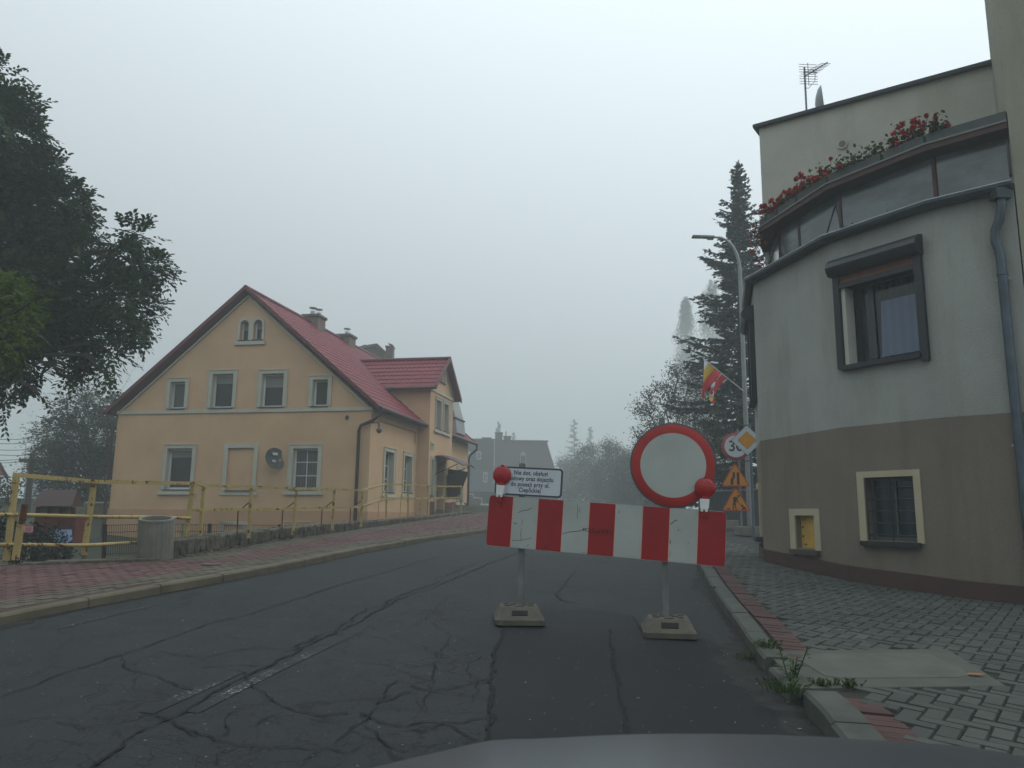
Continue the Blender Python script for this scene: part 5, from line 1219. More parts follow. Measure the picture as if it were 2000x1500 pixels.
q = MB(); q.lathe([(Rb * .98, 0), (Rb * 1.0, .02), (Rb * .97, .045), (Rb * .8, .045), (Rb * .78, -.35)], bp_ + Z * Hb, Z, 40); q.f.pop(); q.m.pop(); q.f.pop(); q.m.pop()
q.lathe([(Rb * .78, -.36), (Rb * .78, -.34)], bp_ + Z * Hb, Z, 30); q.v = [bp_ + tl_ @ (p - bp_) for p in q.v]; q.build('rim', m_bin, t, smooth=40)
# old tilted slabs by the bin
q = MB()
for i in range(9):
    p = hit(105 + i * 22, 1097 - i * .7 + 4, pavL); q.cbox(p + Z * .01 + V((0, .1, 0)), .3, .3, .05, rnd.uniform(.1, .5))
tag(q.build('paving_patch', M('slab_mossy', (.085, .085, .06), .9, .4, 4, 60, .5, stain=.6), None, hit(190, 1098, pavL), bevel=.01), kind='structure')
# drain cover in left pavement
q = MB(); p = hit(412, 1103, pavL); q.lathe([(.13, 0), (.13, .012), (.0, .012)], p, Z, 24); tag(q.build('valve_cover', m_sill, None, p), 'small round iron cover in the red left pavement', 'cover')
# litter by the wall
q = MB(); p = hit(1752, 1141, pavR)
q.grid(lambda i, j: p + V(((i - .5) * .3, -.02 + (j - .5) * .16, .015 + .085 * max(0, 1 - (2*i-1)**2) * max(0, 1 - (2*j-1)**2) * (1 + .5 * math.sin(i * 17 + j * 9)) + rnd.uniform(0, .012))), lin(0, 1, 14), lin(0, 1, 9))
tag(q.build('litter', [M('litter_bag', (.2, .25, .24), .5, .7, 14, 60, 0, stain=.4, stain_col=(.2, .2, .05))], None, p, smooth=180, fix=False), 'crumpled plastic wrapper lying at the foot of the building', 'litter')
q = MB(); p = hit(1905, 1322, pavR) + Z * .012; q.poly([p + V(v) for v in ((-.07, 0, .004), (-.03, -.025, .012), (.03, -.02, .006), (.075, 0, .014), (.03, .03, .004), (-.03, .03, .012))]); tag(q.build('fallen_leaf', M('leaf_orange', (.3, .11, .03), .7), None, p), 'orange fallen leaf at the corner of the concrete cover', 'leaf')
# ------------------------------------------------------------------ the observer's car: bonnet and front
m_car, nt, b = new_mat('car_paint'); b.inputs['Base Color'].default_value = (.022, .029, .036, 1); b.inputs['Roughness'].default_value = .42; b.inputs['Metallic'].default_value = .2; b.inputs['Coat Weight'].default_value = .3; b.inputs['Coat Roughness'].default_value = .25
car = thing('parked_car', (.28, 1.2, .05), 'blue-grey car bonnet at the bottom edge of the view', 'car')
def hood(y, k):
    hw = .86 - .04 * max(0, y - 1.2); x = .43 + k * hw
    z = 1.03 - .055 * (y - .5) - (.16 * max(0, y - 1.1) ** 2) - (.35 * max(0, y - 1.62) ** 1.6) * 3
    return V((x, y, z - .105 * abs(k) ** 2.4 - .02 * abs(k) ** 8 + .008 * math.exp(-((abs(k) - .55) / .09) ** 2)))
q = MB(); q.grid(hood, lin(.5, 1.95, 40), lin(-1, 1, 40)); q.build('bonnet', m_car, car, smooth=180, fix=False)
q = MB()
ys_ = lin(.5, 1.95, 20)
for sgn in (-1, 1):
    q.grid(lambda y, k: (lambda h: V((h.x + sgn * (.035 * math.sin(k * math.pi)), y, h.z + (.28 - h.z) * k)))(hood(y, sgn)), ys_, lin(0, 1, 8))
q.grid(lambda k, j: (lambda h: V((h.x, 1.95 + .1 * math.sin(j * math.pi) * (1 - .5 * k * k), h.z + (.25 - h.z) * j)))(hood(1.95, k)), lin(-1, 1, 24), lin(0, 1, 8))
q.grid(lambda k, j: (lambda h: V((h.x, .5, h.z + (.28 - h.z) * j)))(hood(.5, k)), lin(-1, 1, 12), lin(0, 1, 2))
q.build('body', m_car, car, smooth=60, fix=False)
for sgn in (-1, 1):
    h = hood(1.9, sgn * .8); q = MB(); q.lathe([(.13, 0), (.12, .05), (.06, .08), (.01, .085)], h + V((0, .06, -.12)), V((sgn * .25, 1, .2)), 20); q.build('headlight', M('headlamp', (.4, .42, .43), .1, .05, 4, 60, 0), car, smooth=50)
    c = V((.43 + sgn * .74, 1.1, .05 + .31)); q = MB(); q.lathe([(.2, -.1), (.3, -.1), (.31, -.08), (.31, .08), (.3, .1), (.2, .1)], c, V((1, 0, 0)), 28); wh = q.build('wheel', M('tyre', (.015, .015, .016), .9), car, smooth=40)
    q = MB(); q.lathe([(.2, .0), (.2, .085 * 1), (.05, .07)], c + V((.0, 0, 0)), V((sgn, 0, 0)), 20); q.build('rim', m_al, wh, smooth=40)
# ------------------------------------------------------------------ vegetation
import array
class LM(MB):
    """leaf mesh: fast quads"""
    def leaf(s, c, d, n, L, W):
        b_ = d.cross(n)
        if b_.length < 1e-4: return
        b_.normalize(); k = len(s.v); m = c + d * (L * .5)
        s.v += [c, m + b_ * (W / 2), c + d * L, m - b_ * (W / 2)]; s.f.append([k, k + 1, k + 2, k + 3]); s.m.append(0)
def uni(R): 
    while True:
        p = V((R.uniform(-1, 1), R.uniform(-1, 1), R.uniform(-1, 1)))
        if 1e-3 < p.length < 1: return p.normalized()
def spray(lm, R, c, d, L, n, lw, droop=.25):
    """a compound leaf: leaflets in pairs along a drooping stalk"""
    side = d.cross(Z); side = side.normalized() if side.length > .05 else V((1, 0, 0)); up = side.cross(d)
    for i in range(n):
        t = (i // 2 + .6) / (n / 2); p = c + d * (L * t) - Z * (droop * L * t * t)
        sg = 1 if i % 2 else -1; dd = (side * sg * .8 + d * .7 - Z * .25 + uni(R) * .25).normalized(); nn = (up + uni(R) * .45).normalized()
        lm.leaf(p, dd, nn, lw * R.uniform(.75, 1.2), lw * .5)
def limb(mb, a, b_, r0, r1, R, wob=.08, n=6, k=7):
    L = (b_ - a).length; pts = []
    for i in range(n + 1):
        t = i / n; p = a.lerp(b_, t); p = p + Z * (.10 * L * math.sin(t * math.pi) * .6) + (uni(R) * (wob * L * .5) * math.sin(t * math.pi)); pts.append(p)
    mb.tube(pts, [r0 + (r1 - r0) * i / n for i in range(n + 1)], k, cap=False); return pts
m_bark = M('bark', (.05, .045, .036), .95, .35, 6, 40, .8); m_bark2 = M('bark_grey', (.06, .058, .05), .95, .3, 5, 30, .6)
def blob_tree(name, label, blobs, D, base, lm_mat, seed, dens=1.0, leaf=.11, sprayL=.38, nleaf=9, group=None, cat='tree', dj=1.6, trunk_r=.3, gaps=.0, hub=None, tw=True, kind='spray'):
    """blobs: (u, v, radius px) clumps measured in the photograph, given real size at distance D with their own depth"""
    R = random.Random(seed); t = thing(name, base, label, cat, group); lm = LM(); tr = MB(); hub = V(hub) if hub else V(base) + Z * 2.5
    B_ = V(base)
    tr.tube([B_ - Z * .3, B_.lerp(hub, .5) + V((.05, 0, 0)), hub], [trunk_r * 1.25, trunk_r, trunk_r * .8], 10)
    for u, v, rp in blobs:
        y = D + R.uniform(-dj, dj); c = at(u, v, y); r = max(.4 * rp, rp - .42 * sprayL * FP / y) * y / FP
        pts = limb(tr, hub, c, trunk_r * .3, .02, R, .16) if tw else None
        if tw:
            for k in range(3): q = c + uni(R) * r * .8; limb(tr, pts[-2], q, .03, .008, R, .1, 3, 4)
        n = int(dens * 84 * (r ** 2) / (sprayL ** 2) * 1.0)
        for i in range(n):
            d = uni(R); rr = r * (R.random() ** .3); 
            # clumpy: thin the shell in places so that sky shows through
            w_ = math.sin(d.x * 5 + u) + math.sin(d.y * 6 + v * .3) + math.sin(d.z * 5 + u * .2)
            if gaps and w_ < -1.2 + gaps and rr > r * .45: continue
            p = c + V((d.x, d.y, d.z * .92)) * rr * R.uniform(.9, 1.12)
            o = (d * .9 + uni(R) * .8); o.z -= .15; o.normalize()
            if kind == 'spray': spray(lm, R, p, o, sprayL * R.uniform(.7, 1.2), nleaf, leaf)
            else:
                for k in range(nleaf): q = p + uni(R) * sprayL * R.random(); lm.leaf(q, uni(R), (uni(R) + Z * .6).normalized(), leaf * R.uniform(.7, 1.3), leaf * .6)
    tr.build('trunk', m_bark, t, smooth=60, fix=False)
    lm.build('crown', lm_mat, t, fix=False); return t
lf_ash = leafm('ash_leaf', (.010, .030, .010), (.030, .060, .018), .28); lf_light = leafm('light_leaf', (.05, .085, .014), (.11, .15, .026), .4)
lf_mid = leafm('mid_leaf', (.014, .026, .012), (.03, .045, .018), .2); lf_aut = leafm('autumn_leaf', (.024, .026, .014), (.07, .05, .028), .25); lf_fir = leafm('fir_needle', (.020, .034, .031), (.038, .058, .050), .08); lf_hedge = leafm('hedge_leaf', (.01, .02, .009), (.026, .04, .016), .15)
lf_pop = leafm('poplar_leaf', (.02, .03, .015), (.05, .065, .03), .3)
big = [(8, 150, 45), (48, 205, 40), (-40, 250, 120), (45, 275, 62), (-10, 340, 95), (80, 335, 52), (20, 410, 115), (95, 390, 82), (128, 405, 62), (150, 440, 46), (35, 510, 105), (120, 500, 85), (150, 575, 75), (225, 492, 38), (265, 462, 50), (258, 520, 62), (300, 525, 44), (240, 585, 66), (285, 600, 40), (250, 640, 45), (282, 652, 24), (165, 650, 75), (85, 625, 80), (215, 690, 42), (158, 700, 45), (135, 728, 26), (212, 735, 25), (165, 748, 18), (45, 705, 60), (12, 762, 42), (62, 748, 30), (0, 800, 26), (-60, 700, 100), (-90, 560, 130), (-110, 400, 140), (78, 770, 14), (60, 560, 80)]
blob_tree('ash_tree', 'tall dark ash tree filling the left edge, its branches hanging towards the house', big, 17, (-13.2, 17, -.6), lf_ash, 3, dens=1.55, leaf=.14, sprayL=.40, nleaf=9, hub=(-12.6, 17, 5.2), trunk_r=.35, gaps=.75)
blob_tree('leafy_tree', 'bright yellow-green foliage at the left edge in front of the dark ash', [(-20, 590, 75), (25, 585, 48), (58, 592, 38), (15, 625, 54), (45, 640, 40), (-30, 660, 64), (22, 668, 40), (38, 680, 26), (-5, 560, 40)], 11, (-9.9, 11.2, -.4), lf_light, 5, dens=.9, leaf=.085, sprayL=.27, nleaf=9, dj=.5, hub=(-9.4, 11.2, 2.4), trunk_r=.16, gaps=.3)
blob_tree('leafy_tree', 'hazy round-crowned tree between the railing and the house corner', [(150, 800, 48), (195, 785, 40), (225, 800, 40), (120, 850, 50), (85, 860, 34), (170, 860, 70), (215, 860, 50), (100, 905, 46), (150, 920, 70), (210, 930, 55), (75, 895, 20), (130, 775, 22), (185, 960, 60), (235, 880, 40), (165, 770, 26)], 38, (-20.6, 38, -.8), lf_mid, 8, dens=2.4, leaf=.17, sprayL=.8, nleaf=9, hub=(-20.4, 38, 2.2), trunk_r=.35, gaps=.3, dj=2.5)
# bare crowns beyond the house
def bare_tree(name, label, base, h, seed, spread=.5, depth=6, r=.16, group=None, leaves=None, lsz=.1, nl=0, lean=0):
    R = random.Random(seed); t = thing(name, base, label, 'tree', group); mb = MB(); lm = LM()
    def go(p, d, L, r, k):
        n = 3; pts = [p]; rs = [r]
        for i in range(n):
            d = (d + uni(R) * .16 + Z * .03).normalized(); p = p + d * (L / n); pts.append(p); rs.append(r * (1 - .3 * (i + 1) / n))
        mb.tube(pts, rs, 5 if k < 2 else 3, cap=False)
        if k >= depth - 2 and leaves:
            for i in range(nl):
                q = pts[1].lerp(pts[-1], R.random()) + uni(R) * .22; lm.leaf(q, uni(R), uni(R), lsz * R.uniform(.6, 1.2), lsz * .6)
        if k >= depth: return
        for j in range(3 if k < 3 else R.choice((2, 3))):
            a = d.cross(uni(R)).normalized(); go(pts[-1] if j == 0 else pts[R.choice((2, 3))], (d * (.85 if j == 0 else .55) + a * (spread if j else .25) + Z * .08).normalized(), L * R.uniform(.66, .82), rs[-1] * (.85 if j == 0 else .62), k + 1)
    go(V(base), V((lean, 0, 1)).normalized(), h * .27, r, 0)
    mb.build('trunk', m_bark2, t, fix=False)
    if leaves: lm.build('crown', leaves, t, fix=False)
    return t
bare_tree('bare_tree', 'faint thin-branched tree in the mist behind the left roof slope', V((-37.9, 80, -1)), 21.5, 4, r=.16, depth=6, leaves=lf_aut, nl=1, lsz=.16)
bare_tree('bare_tree', 'faintest twiggy tree rising behind the roof slope, right of the other bare crown', V((-33.6, 82, -1)), 18.5, 12, r=.13, depth=6, leaves=lf_aut, nl=2, lsz=.16)
# spruce on the right
def conifer(name, label, base, h, rmax, seed, mat, dens=1.0, group=None, skew=0, top=0, lean=(0, 0), lod=1.0):
    R = random.Random(seed); t = thing(name, base, label, 'tree', group); mb = MB(); lm = LM(); B_ = V(base); ax = V((lean[0], lean[1], 1))
    mb.tube([B_ - Z * .2, B_ + ax * h * .5, B_ + ax * h], [.22, .12, .015], 8)
    z = h * .06
    while z < h * .992:
        f = 1 - z / h; L0 = rmax * (f ** .95) + .1
        nb = 5 if f > .12 else 4; a0 = R.uniform(0, 6.28)
        for j in range(nb):
            a = a0 + 6.283 * j / nb + R.gauss(0, .25); L = L0 * R.uniform(.45, 1.35) * (1 + .18 * math.sin(z * 3.1 + a * 2)); d = V((math.cos(a), math.sin(a), 0)); o = B_ + ax * z; pts = []
            sag = R.uniform(.12, .46) * f
            for i in range(6):
                s_ = i / 5; pts.append(o + d * (L * s_) + Z * (L * (-sag * s_ + .42 * s_ * s_ * (.4 + .8 * (1 - f)))))
            mb.tube(pts, [.035 * f + .008] * 5 + [.004], 4, cap=False)
            side = d.cross(Z); n = int((14 + L * 22) * dens)
            for i in range(n):
                s_ = R.uniform(.12, 1) if f > .2 else R.random(); k = min(4, int(s_ * 5)); p = pts[k].lerp(pts[k + 1], s_ * 5 - k)
                tl = (.2 + .34 * L * .4 * (1.1 - s_)) * R.uniform(.7, 1.2) * (.35 + .65 * min(1, f * 3)); sd = R.choice((-1, 1)); td = (side * sd * R.uniform(.45, 1) + d * R.uniform(.5, 1) + Z * R.uniform(-.28, .12)).normalized(); q = p
                # twig: narrow needle fans along it
                m = max(2, int(tl / .10)); 
                for w_ in range(m):
                    c = p + td * (tl * w_ / m); nn = (Z + uni(R) * .7).normalized()
                    lm.leaf(c, (td + uni(R) * .35).normalized(), nn, .2 * lod * (.45 + .55 * min(1, f * 3.5)) * R.uniform(.8, 1.3), .10 * lod)
        z += (.15 + .16 * f) * R.uniform(.8, 1.2)
    # leader
    for i in range(60): lm.leaf(B_ + ax * (h * R.uniform(.955, 1.0)), (uni(R) + Z * 1.2).normalized(), uni(R), .17, .05)
    mb.build('trunk', m_bark, t, fix=False); lm.build('crown', mat, t, fix=False); return t
sb = V((9.25, 31, 0)); sb.z = gz(sb.x, sb.y)
tp = at(1441, 318, 31)
conifer('spruce', 'tall dark spruce with layered branches behind the street lamp', sb, tp.z - sb.z, 3.0, 6, lf_fir, 1.0, lean=((tp.x - sb.x) / (tp.z - sb.z), 0))
bt = at(1330, 1000, 40); bt.z = gz(bt.x, 40)
blob_tree('maple_tree', 'bushy tree with browning leaves behind the large round sign', [(1262, 800, 34), (1300, 765, 40), (1345, 740, 40), (1285, 840, 38), (1330, 800, 45), (1375, 760, 40), (1250, 850, 24), (1240, 870, 18), (1320, 860, 40), (1370, 820, 45), (1290, 890, 36), (1350, 880, 50), (1400, 850, 45), (1265, 770, 20), (1318, 722, 22), (1390, 730, 28), (1300, 920, 40), (1370, 930, 50)], 39, bt, lf_aut, 9, dens=.75, leaf=.115, sprayL=.5, nleaf=8, hub=bt + Z * 2.4, trunk_r=.2, gaps=.7, dj=1.8, kind='loose')
# poplars far off
def poplar(name, label, u, vt, y, w, seed, group):
    R = random.Random(seed); b_ = at(u, 1000, y); b_.z = gz(b_.x, y) if y < 200 else 1.8; top = at(u, vt, y).z; h = top - b_.z; t = thing(name, b_, label, 'tree', group); lm = LM(); mb = MB()
    mb.tube([b_, b_ + Z * h * .6, b_ + Z * h * .97], [.4, .2, .03], 7); rw = w * y / FP / 2
    for i in range(420):
        f = R.random(); z = h * (.1 + .88 * f); prof = rw * min(1, ((1 - f) * 2.2) ** .6 + .04) * R.uniform(.5, 1.15); a = R.uniform(0, 6.283); c = b_ + Z * z + V((math.cos(a), math.sin(a), 0)) * prof * .75
        mb.tube([b_ + Z * (z - prof * 1.6), c + Z * prof * .5], [.05, .01], 3, cap=False)
        for k in range(44): q = c + uni(R) * R.random() ** .5 * (.3 + prof * .42); q.z += R.uniform(-.3, .9); lm.leaf(q, uni(R), uni(R), R.uniform(.25, .45), .24)
    mb.build('trunk', m_bark2, t, fix=False); lm.build('crown', lf_pop, t, fix=False)
gpop = 'poplars in the mist'
poplar('poplar', 'shorter misty poplar, leftmost of the columnar trees behind the brown-leaved tree', 1350, 578, 190, 66, 1, gpop)
poplar('poplar', 'taller fainter poplar half hidden by the spruce', 1404, 540, 215, 88, 2, gpop)
# larches, bare and feathery
def larch(label, u, vt, y, wpx, seed, group, nm='larch', lv=5):
    R = random.Random(seed); b_ = at(u, 1000, y); b_.z = 1.8; h = at(u, vt, y).z - b_.z; t = thing(nm, b_, label, 'tree', group); mb = MB(); lm = LM(); mb.tube([b_, b_ + Z * h * .5, b_ + Z * h], [.22, .14, .03], 6)
    z = h * .25; rw = wpx * y / FP / 2
    while z < h * .985:
        f = 1 - z / h; L = rw * (f ** .7) * R.uniform(.6, 1.25) + .2; a = R.uniform(0, 6.283); d = V((math.cos(a), math.sin(a), 0)); o = b_ + Z * z; pts = [o, o + d * L * .5 - Z * .06 * L, o + d * L + Z * .12 * L]; mb.tube(pts, [(.05 * f + .02) * 1.3, .04, .016], 3, cap=False)
        for i in range(int(4 + L * 3)):
            k = R.uniform(.2, 1); p = pts[0].lerp(pts[2], k); e = p + (d * .3 + d.cross(Z) * R.choice((-1, 1)) * .6 + Z * R.uniform(-.5, .1)) * R.uniform(.3, .8) * (.4 + .3 * L); mb.tube([p, e], [.014, .006], 3, cap=False)
            for q in range(lv): lm.leaf(p.lerp(e, R.random()), uni(R), uni(R), .24, .08)
        z += (.12 + .14 * f) * R.uniform(.7, 1.3)
    mb.build('trunk', m_bark2, t, fix=False); lm.build('crown', lf_pop, t, fix=False)
gl = 'feathery conifers in the mist'
larch('misty bare larch, the taller of the pair above the hedge', 1122, 818, 165, 62, 3, gl); larch('shorter misty bare larch just right of the taller larch', 1154, 832, 170, 46, 5, gl)
larch('faint conifer top behind the mansard house chimneys, the taller one', 972, 822, 190, 36, 8, gl, 'larch', 12); larch('faint small conifer top right of the chimneys of the mansard house', 1001, 843, 190, 26, 10, gl, 'larch', 12)
# hazy shrubs and trees down the road
gs = 'hazy shrubs down the road'
for i, (bl, y, lab) in enumerate((([(1105, 905, 24), (1092, 940, 26), (1120, 935, 36), (1100, 970, 34)], 125, 'hazy shrub next to the mansard house, palest of the row'),
        ([(1150, 895, 34), (1140, 930, 40), (1165, 960, 44), (1130, 975, 36)], 108, 'hazy round bush under the larches'),
        ([(1190, 880, 28), (1205, 905, 40), (1185, 935, 44), (1200, 970, 50)], 92, 'hazy bush with a pointed top in the middle of the far hedge row'),
        ([(1232, 900, 30), (1225, 935, 40), (1245, 965, 48), (1220, 985, 40)], 78, 'greener hazy bush beside the left rim of the round sign'),
        ([(1275, 940, 40), (1300, 965, 50), (1330, 950, 46), (1290, 990, 40)], 62, 'dark hedge bush behind the lower edge of the round sign'))):
    b_ = at(bl[-1][0], 1000, y); b_.z = gz(b_.x, y)
    blob_tree('hazy_shrub', lab, bl, y, b_, lf_hedge, 30 + i, dens=1.7, leaf=.0021 * y, sprayL=.010 * y, nleaf=8, hub=b_ + Z * 1.2, trunk_r=.12, gaps=.5, dj=1.2, group=gs, cat='shrub', kind='loose', tw=False)
sh = at(1425, 1000, 27.5); sh.z = gz(sh.x, 27.5)
blob_tree('dark_shrub', 'dark evergreen shrub behind the stacked orange signs', [(1410, 800, 30), (1440, 800, 34), (1400, 850, 36), (1440, 860, 44), (1395, 900, 34), (1430, 910, 44), (1400, 950, 36), (1440, 960, 40), (1385, 960, 28), (1465, 900, 40), (1465, 980, 36)], 28, sh, lf_hedge, 41, dens=.45, leaf=.13, sprayL=.4, nleaf=9, hub=sh + Z * 1.2, trunk_r=.1, gaps=.3, dj=.8, cat='shrub', tw=False)
# yard hedge below the railing
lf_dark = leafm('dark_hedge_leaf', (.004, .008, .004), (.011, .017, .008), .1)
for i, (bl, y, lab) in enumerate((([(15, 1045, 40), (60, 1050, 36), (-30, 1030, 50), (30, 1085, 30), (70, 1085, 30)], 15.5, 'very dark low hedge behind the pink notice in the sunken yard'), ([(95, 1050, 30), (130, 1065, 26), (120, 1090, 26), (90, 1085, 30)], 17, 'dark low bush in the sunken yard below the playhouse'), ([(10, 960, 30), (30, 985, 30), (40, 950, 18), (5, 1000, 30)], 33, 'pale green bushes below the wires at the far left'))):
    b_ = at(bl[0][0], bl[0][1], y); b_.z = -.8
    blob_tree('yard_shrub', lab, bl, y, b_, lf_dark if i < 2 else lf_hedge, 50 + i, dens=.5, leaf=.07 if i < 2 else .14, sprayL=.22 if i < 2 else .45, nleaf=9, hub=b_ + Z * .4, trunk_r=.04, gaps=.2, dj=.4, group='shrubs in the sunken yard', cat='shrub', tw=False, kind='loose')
# weeds at the broken kerb
lf_weed = leafm('weed_leaf', (.025, .05, .012), (.06, .10, .025), .3)
def weed(label, p, h, nst, seed, broad, spreadr=.1):
    R = random.Random(seed); lm = LM(); mb_st = []
    for s_ in range(nst):
        a = R.uniform(0, 6.283); o = p + V((math.cos(a), math.sin(a), 0)) * R.random() * spreadr; d = (Z + V((math.cos(a), math.sin(a), 0)) * R.uniform(.1, .7)).normalized(); L = h * R.uniform(.5, 1.1)
        if broad:
            lm.tube([o, o + d * L], .004, 4)
            for i in range(9):
                t = (i + 1) / 9.5; aa = R.uniform(0, 6.283); dd = (V((math.cos(aa), math.sin(aa), 0)) + Z * R.uniform(.0, .5)).normalized(); l = h * .45 * (1.15 - t * .6)
                q = o + d * L * t; m = q + dd * l * .55; nn = (Z + uni(R) * .3).normalized(); lm.leaf(q, dd, nn, l * .75, l * .3); lm.leaf(m, (dd - Z * .45).normalized(), nn, l * .5, l * .26)
        else:
            for i in range(3): q = o + d * L * i / 3; lm.leaf(q, (d + V((math.cos(a), math.sin(a), -.3)) * .25 * i).normalized(), uni(R), L * .42, .010 + .006 * R.random())
    return tag(lm.build('weed', lf_weed, None, p, fix=False), label, 'weed', 'weeds at the broken kerb')
weed('tall broad-leaved weed growing in the gap of the kerb', hit(1548, 1325, pavR), .22, 4, 1, True, .03)
weed('grassy weed tuft at the end of the near kerb stone', hit(1530, 1352, pavR), .1, 70, 2, False, .12)
weed('small weed tuft on the kerb top before the pink paving row', hit(1497, 1268, pavR), .09, 60, 3, False, .09)
weed('low weed tuft in the gutter beside the loose kerb stone', hit(1458, 1288, gz), .06, 50, 4, False, .1)
for k in range(6): weed('tiny weed sprouting along the near edge of the concrete cover', hit(1592 + 17 * k, 1336 + 1.6 * k + rnd.uniform(-4, 4), pavR), .05 + .015 * rnd.random(), 12, 5 + k, k % 3 == 1, .035)
weed('tiny dark tuft on the kerb joint farther up the pavement', hit(1396, 1150, pavR), .04, 20, 6, False, .05)
# moss and grit in the gutter
m_grit = M('gutter_grit', (.017, .0175, .0155), .95, .5, 8, 90, .9)
gm_ = MB(); 
ys_ = lin(1.5, 22, 160); R6 = random.Random(6)
wd_ = [max(.04, .11 + .07 * math.sin(y * 1.3) + R6.gauss(0, .03)) * (1.7 if 4 < y < 7 else 1) for y in ys_]
for (y0, w0), (y1, w1) in zip(zip(ys_, wd_), zip(ys_[1:], wd_[1:])):
    q = [(kerbR(y0) - w0, y0), (kerbR(y1) - w1, y1), (kerbR(y1) + .02, y1), (kerbR(y0) + .02, y0)]; gm_.poly([(x, y, rz_(x, y) + (.004 if i < 2 else .006)) for i, (x, y) in enumerate(q)])
    w0, w1 = w0 * .5, w1 * .5; q = [(kerbL(y0) - .02, y0), (kerbL(y1) - .02, y1), (kerbL(y1) + w1, y1), (kerbL(y0) + w0, y0)]; gm_.poly([(x, y, rz_(x, y) + (.004 if i > 1 else .006)) for i, (x, y) in enumerate(q)][::-1])
tag(gm_.build('gutter_dirt', m_grit, fix=False), kind='structure')
# scattered scraps of leaves
lm = LM(); R7 = random.Random(17)
for i in range(150):
    y = 2.5 + 18 * R7.random() ** 1.5; k = R7.random(); x = kerbR(y) - abs(R7.gauss(0, .25)) - .03 if k < .6 else (kerbL(y) + abs(R7.gauss(0, .3)) if k < .8 else R7.uniform(kerbL(y), kerbR(y)))
    p = V((x, y, rz_(x, y) + .014)); d = V((R7.gauss(0, 1), R7.gauss(0, 1), .05)).normalized(); s_ = R7.uniform(.012, .035); lm.leaf(p, d, Z, s_, s_ * .6)
tag(lm.build('leaf_scraps', leafm('scrap_leaf', (.12, .09, .05), (.3, .27, .2), .1), fix=False), kind='stuff'); bpy.data.objects['leaf_scraps']['label'] = 'scraps of dry leaves scattered along the road gutters'
# ------------------------------------------------------------------ things farther off
# mansard house down the road
MY = 112.0
def fa(u, v, y=MY): return at(u, v, y)
m_mans = M('mansard_tile', (.05, .027, .026), .7, .15, 1.2, 20, .3); m_fb = M('far_wall_blue', (.05, .055, .068), .9, .1, 1, 20, .2); m_fd = M('far_wall_dark', (.03, .03, .033), .9, .15, 1, 20, .2)
mh_ = thing('mansard_house', fa(990, 1000), 'misty dark house with a mansard roof and chimneys down the road', 'house')
zt, zm, zb = fa(1000, 860).z, fa(1000, 918).z, 1.3
xl, xm, xr = fa(905, 900).x, fa(965, 900).x, fa(1083, 920).x; xrt = fa(1068, 866).x
q = MB(); q.box((xl - 6, MY, zb), (xr - xl + 6, 0, 0), (0, 13, 0), (0, 0, zm - zb)); wall_ = q.build('wall', m_fb, mh_)
q = MB(); q.hexa([V(p) for p in ((xm, MY - .3, zm), (xr + .15, MY - .3, zm), (xr + .15, MY + 9, zm), (xm, MY + 9, zm), (xm, MY + .9, zt), (xrt, MY + .9, zt), (xrt, MY + 8, zt), (xm, MY + 8, zt))]); rf = q.build('mansard_roof', m_mans, mh_)
q = MB(); q.box((xl - 6, MY - .05, zm - .02), (xm - xl + 6, 0, 0), (0, 8.5, 0), (0, 0, fa(940, 860).z - zm + .02)); q.build('side_wall', m_fd, mh_)
q = MB(); q.hexa([V(p) for p in ((xl - 6.2, MY - .3, fa(940, 860).z), (xm + .1, MY - .3, fa(940, 860).z), (xm + .1, MY + 9, zt), (xl - 6.2, MY + 9, zt), (xl - 6.2, MY - .3, fa(940, 857).z), (xm + .1, MY - .3, fa(940, 857).z), (xm + .1, MY + 9, zt + .15), (xl - 6.2, MY + 9, zt + .15))]); q.box((xm, MY + .7, zt), (xrt - xm + .25, 0, 0), (0, 7.6, 0), (0, 0, .12)); q.build('roof_edge', m_fd, mh_)
q = MB(); q.tube([V((xm, MY - .12, zm - 2)), V((xm, MY - .12, zt))], .09, 6); q.build('downpipe', M('far_pipe', (.3, .29, .27), .6), mh_)
for u0, u1, v0, v1 in ((931, 940, 882, 897), (944, 952, 923, 942), (915, 919, 882, 899)):
    a, b_ = fa(u0, v1), fa(u1, v0); q = MB(); y_ = MY - .1; w_ = b_.x - a.x; h_ = b_.z - a.z
    for o, sx, sz in (((a.x, y_, a.z), .09, h_), ((b_.x - .09, y_, a.z), .09, h_), ((a.x + .09, y_, a.z), w_ - .18, .09), ((a.x + .09, y_, b_.z - .09), w_ - .18, .09), ((a.x + w_ / 2 - .03, y_, a.z + .09), .06, h_ - .18)): q.box(o, (sx, 0, 0), (0, .08, 0), (0, 0, sz))
    wn = q.build('window', M('far_white', (.5, .5, .5), .6), mh_); q = MB(); q.box((a.x + .05, MY - .065, a.z + .05), (w_ - .1, 0, 0), (0, .03, 0), (0, 0, h_ - .1)); q.build('pane', g_dark, wn)
q = MB(); a, b_ = fa(1016, 915), fa(1027, 888); q.box((a.x, MY - .2, a.z), (b_.x - a.x, 0, 0), (0, 1.4, 0), (0, 0, b_.z - a.z)); q.prism([V((a.x - .15, MY - .3, b_.z)), V((b_.x + .15, MY - .3, b_.z)), V(((a.x + b_.x) / 2, MY - .3, b_.z + .5))], V((0, 1.5, 0))); dmw = q.build('dormer', M('far_dormer', (.26, .26, .26), .7), rf)
q = MB(); q.box((a.x + .1, MY - .23, a.z + .15), (b_.x - a.x - .2, 0, 0), (0, .05, 0), (0, 0, b_.z - a.z - .35)); q.build('pane', g_dark, dmw)
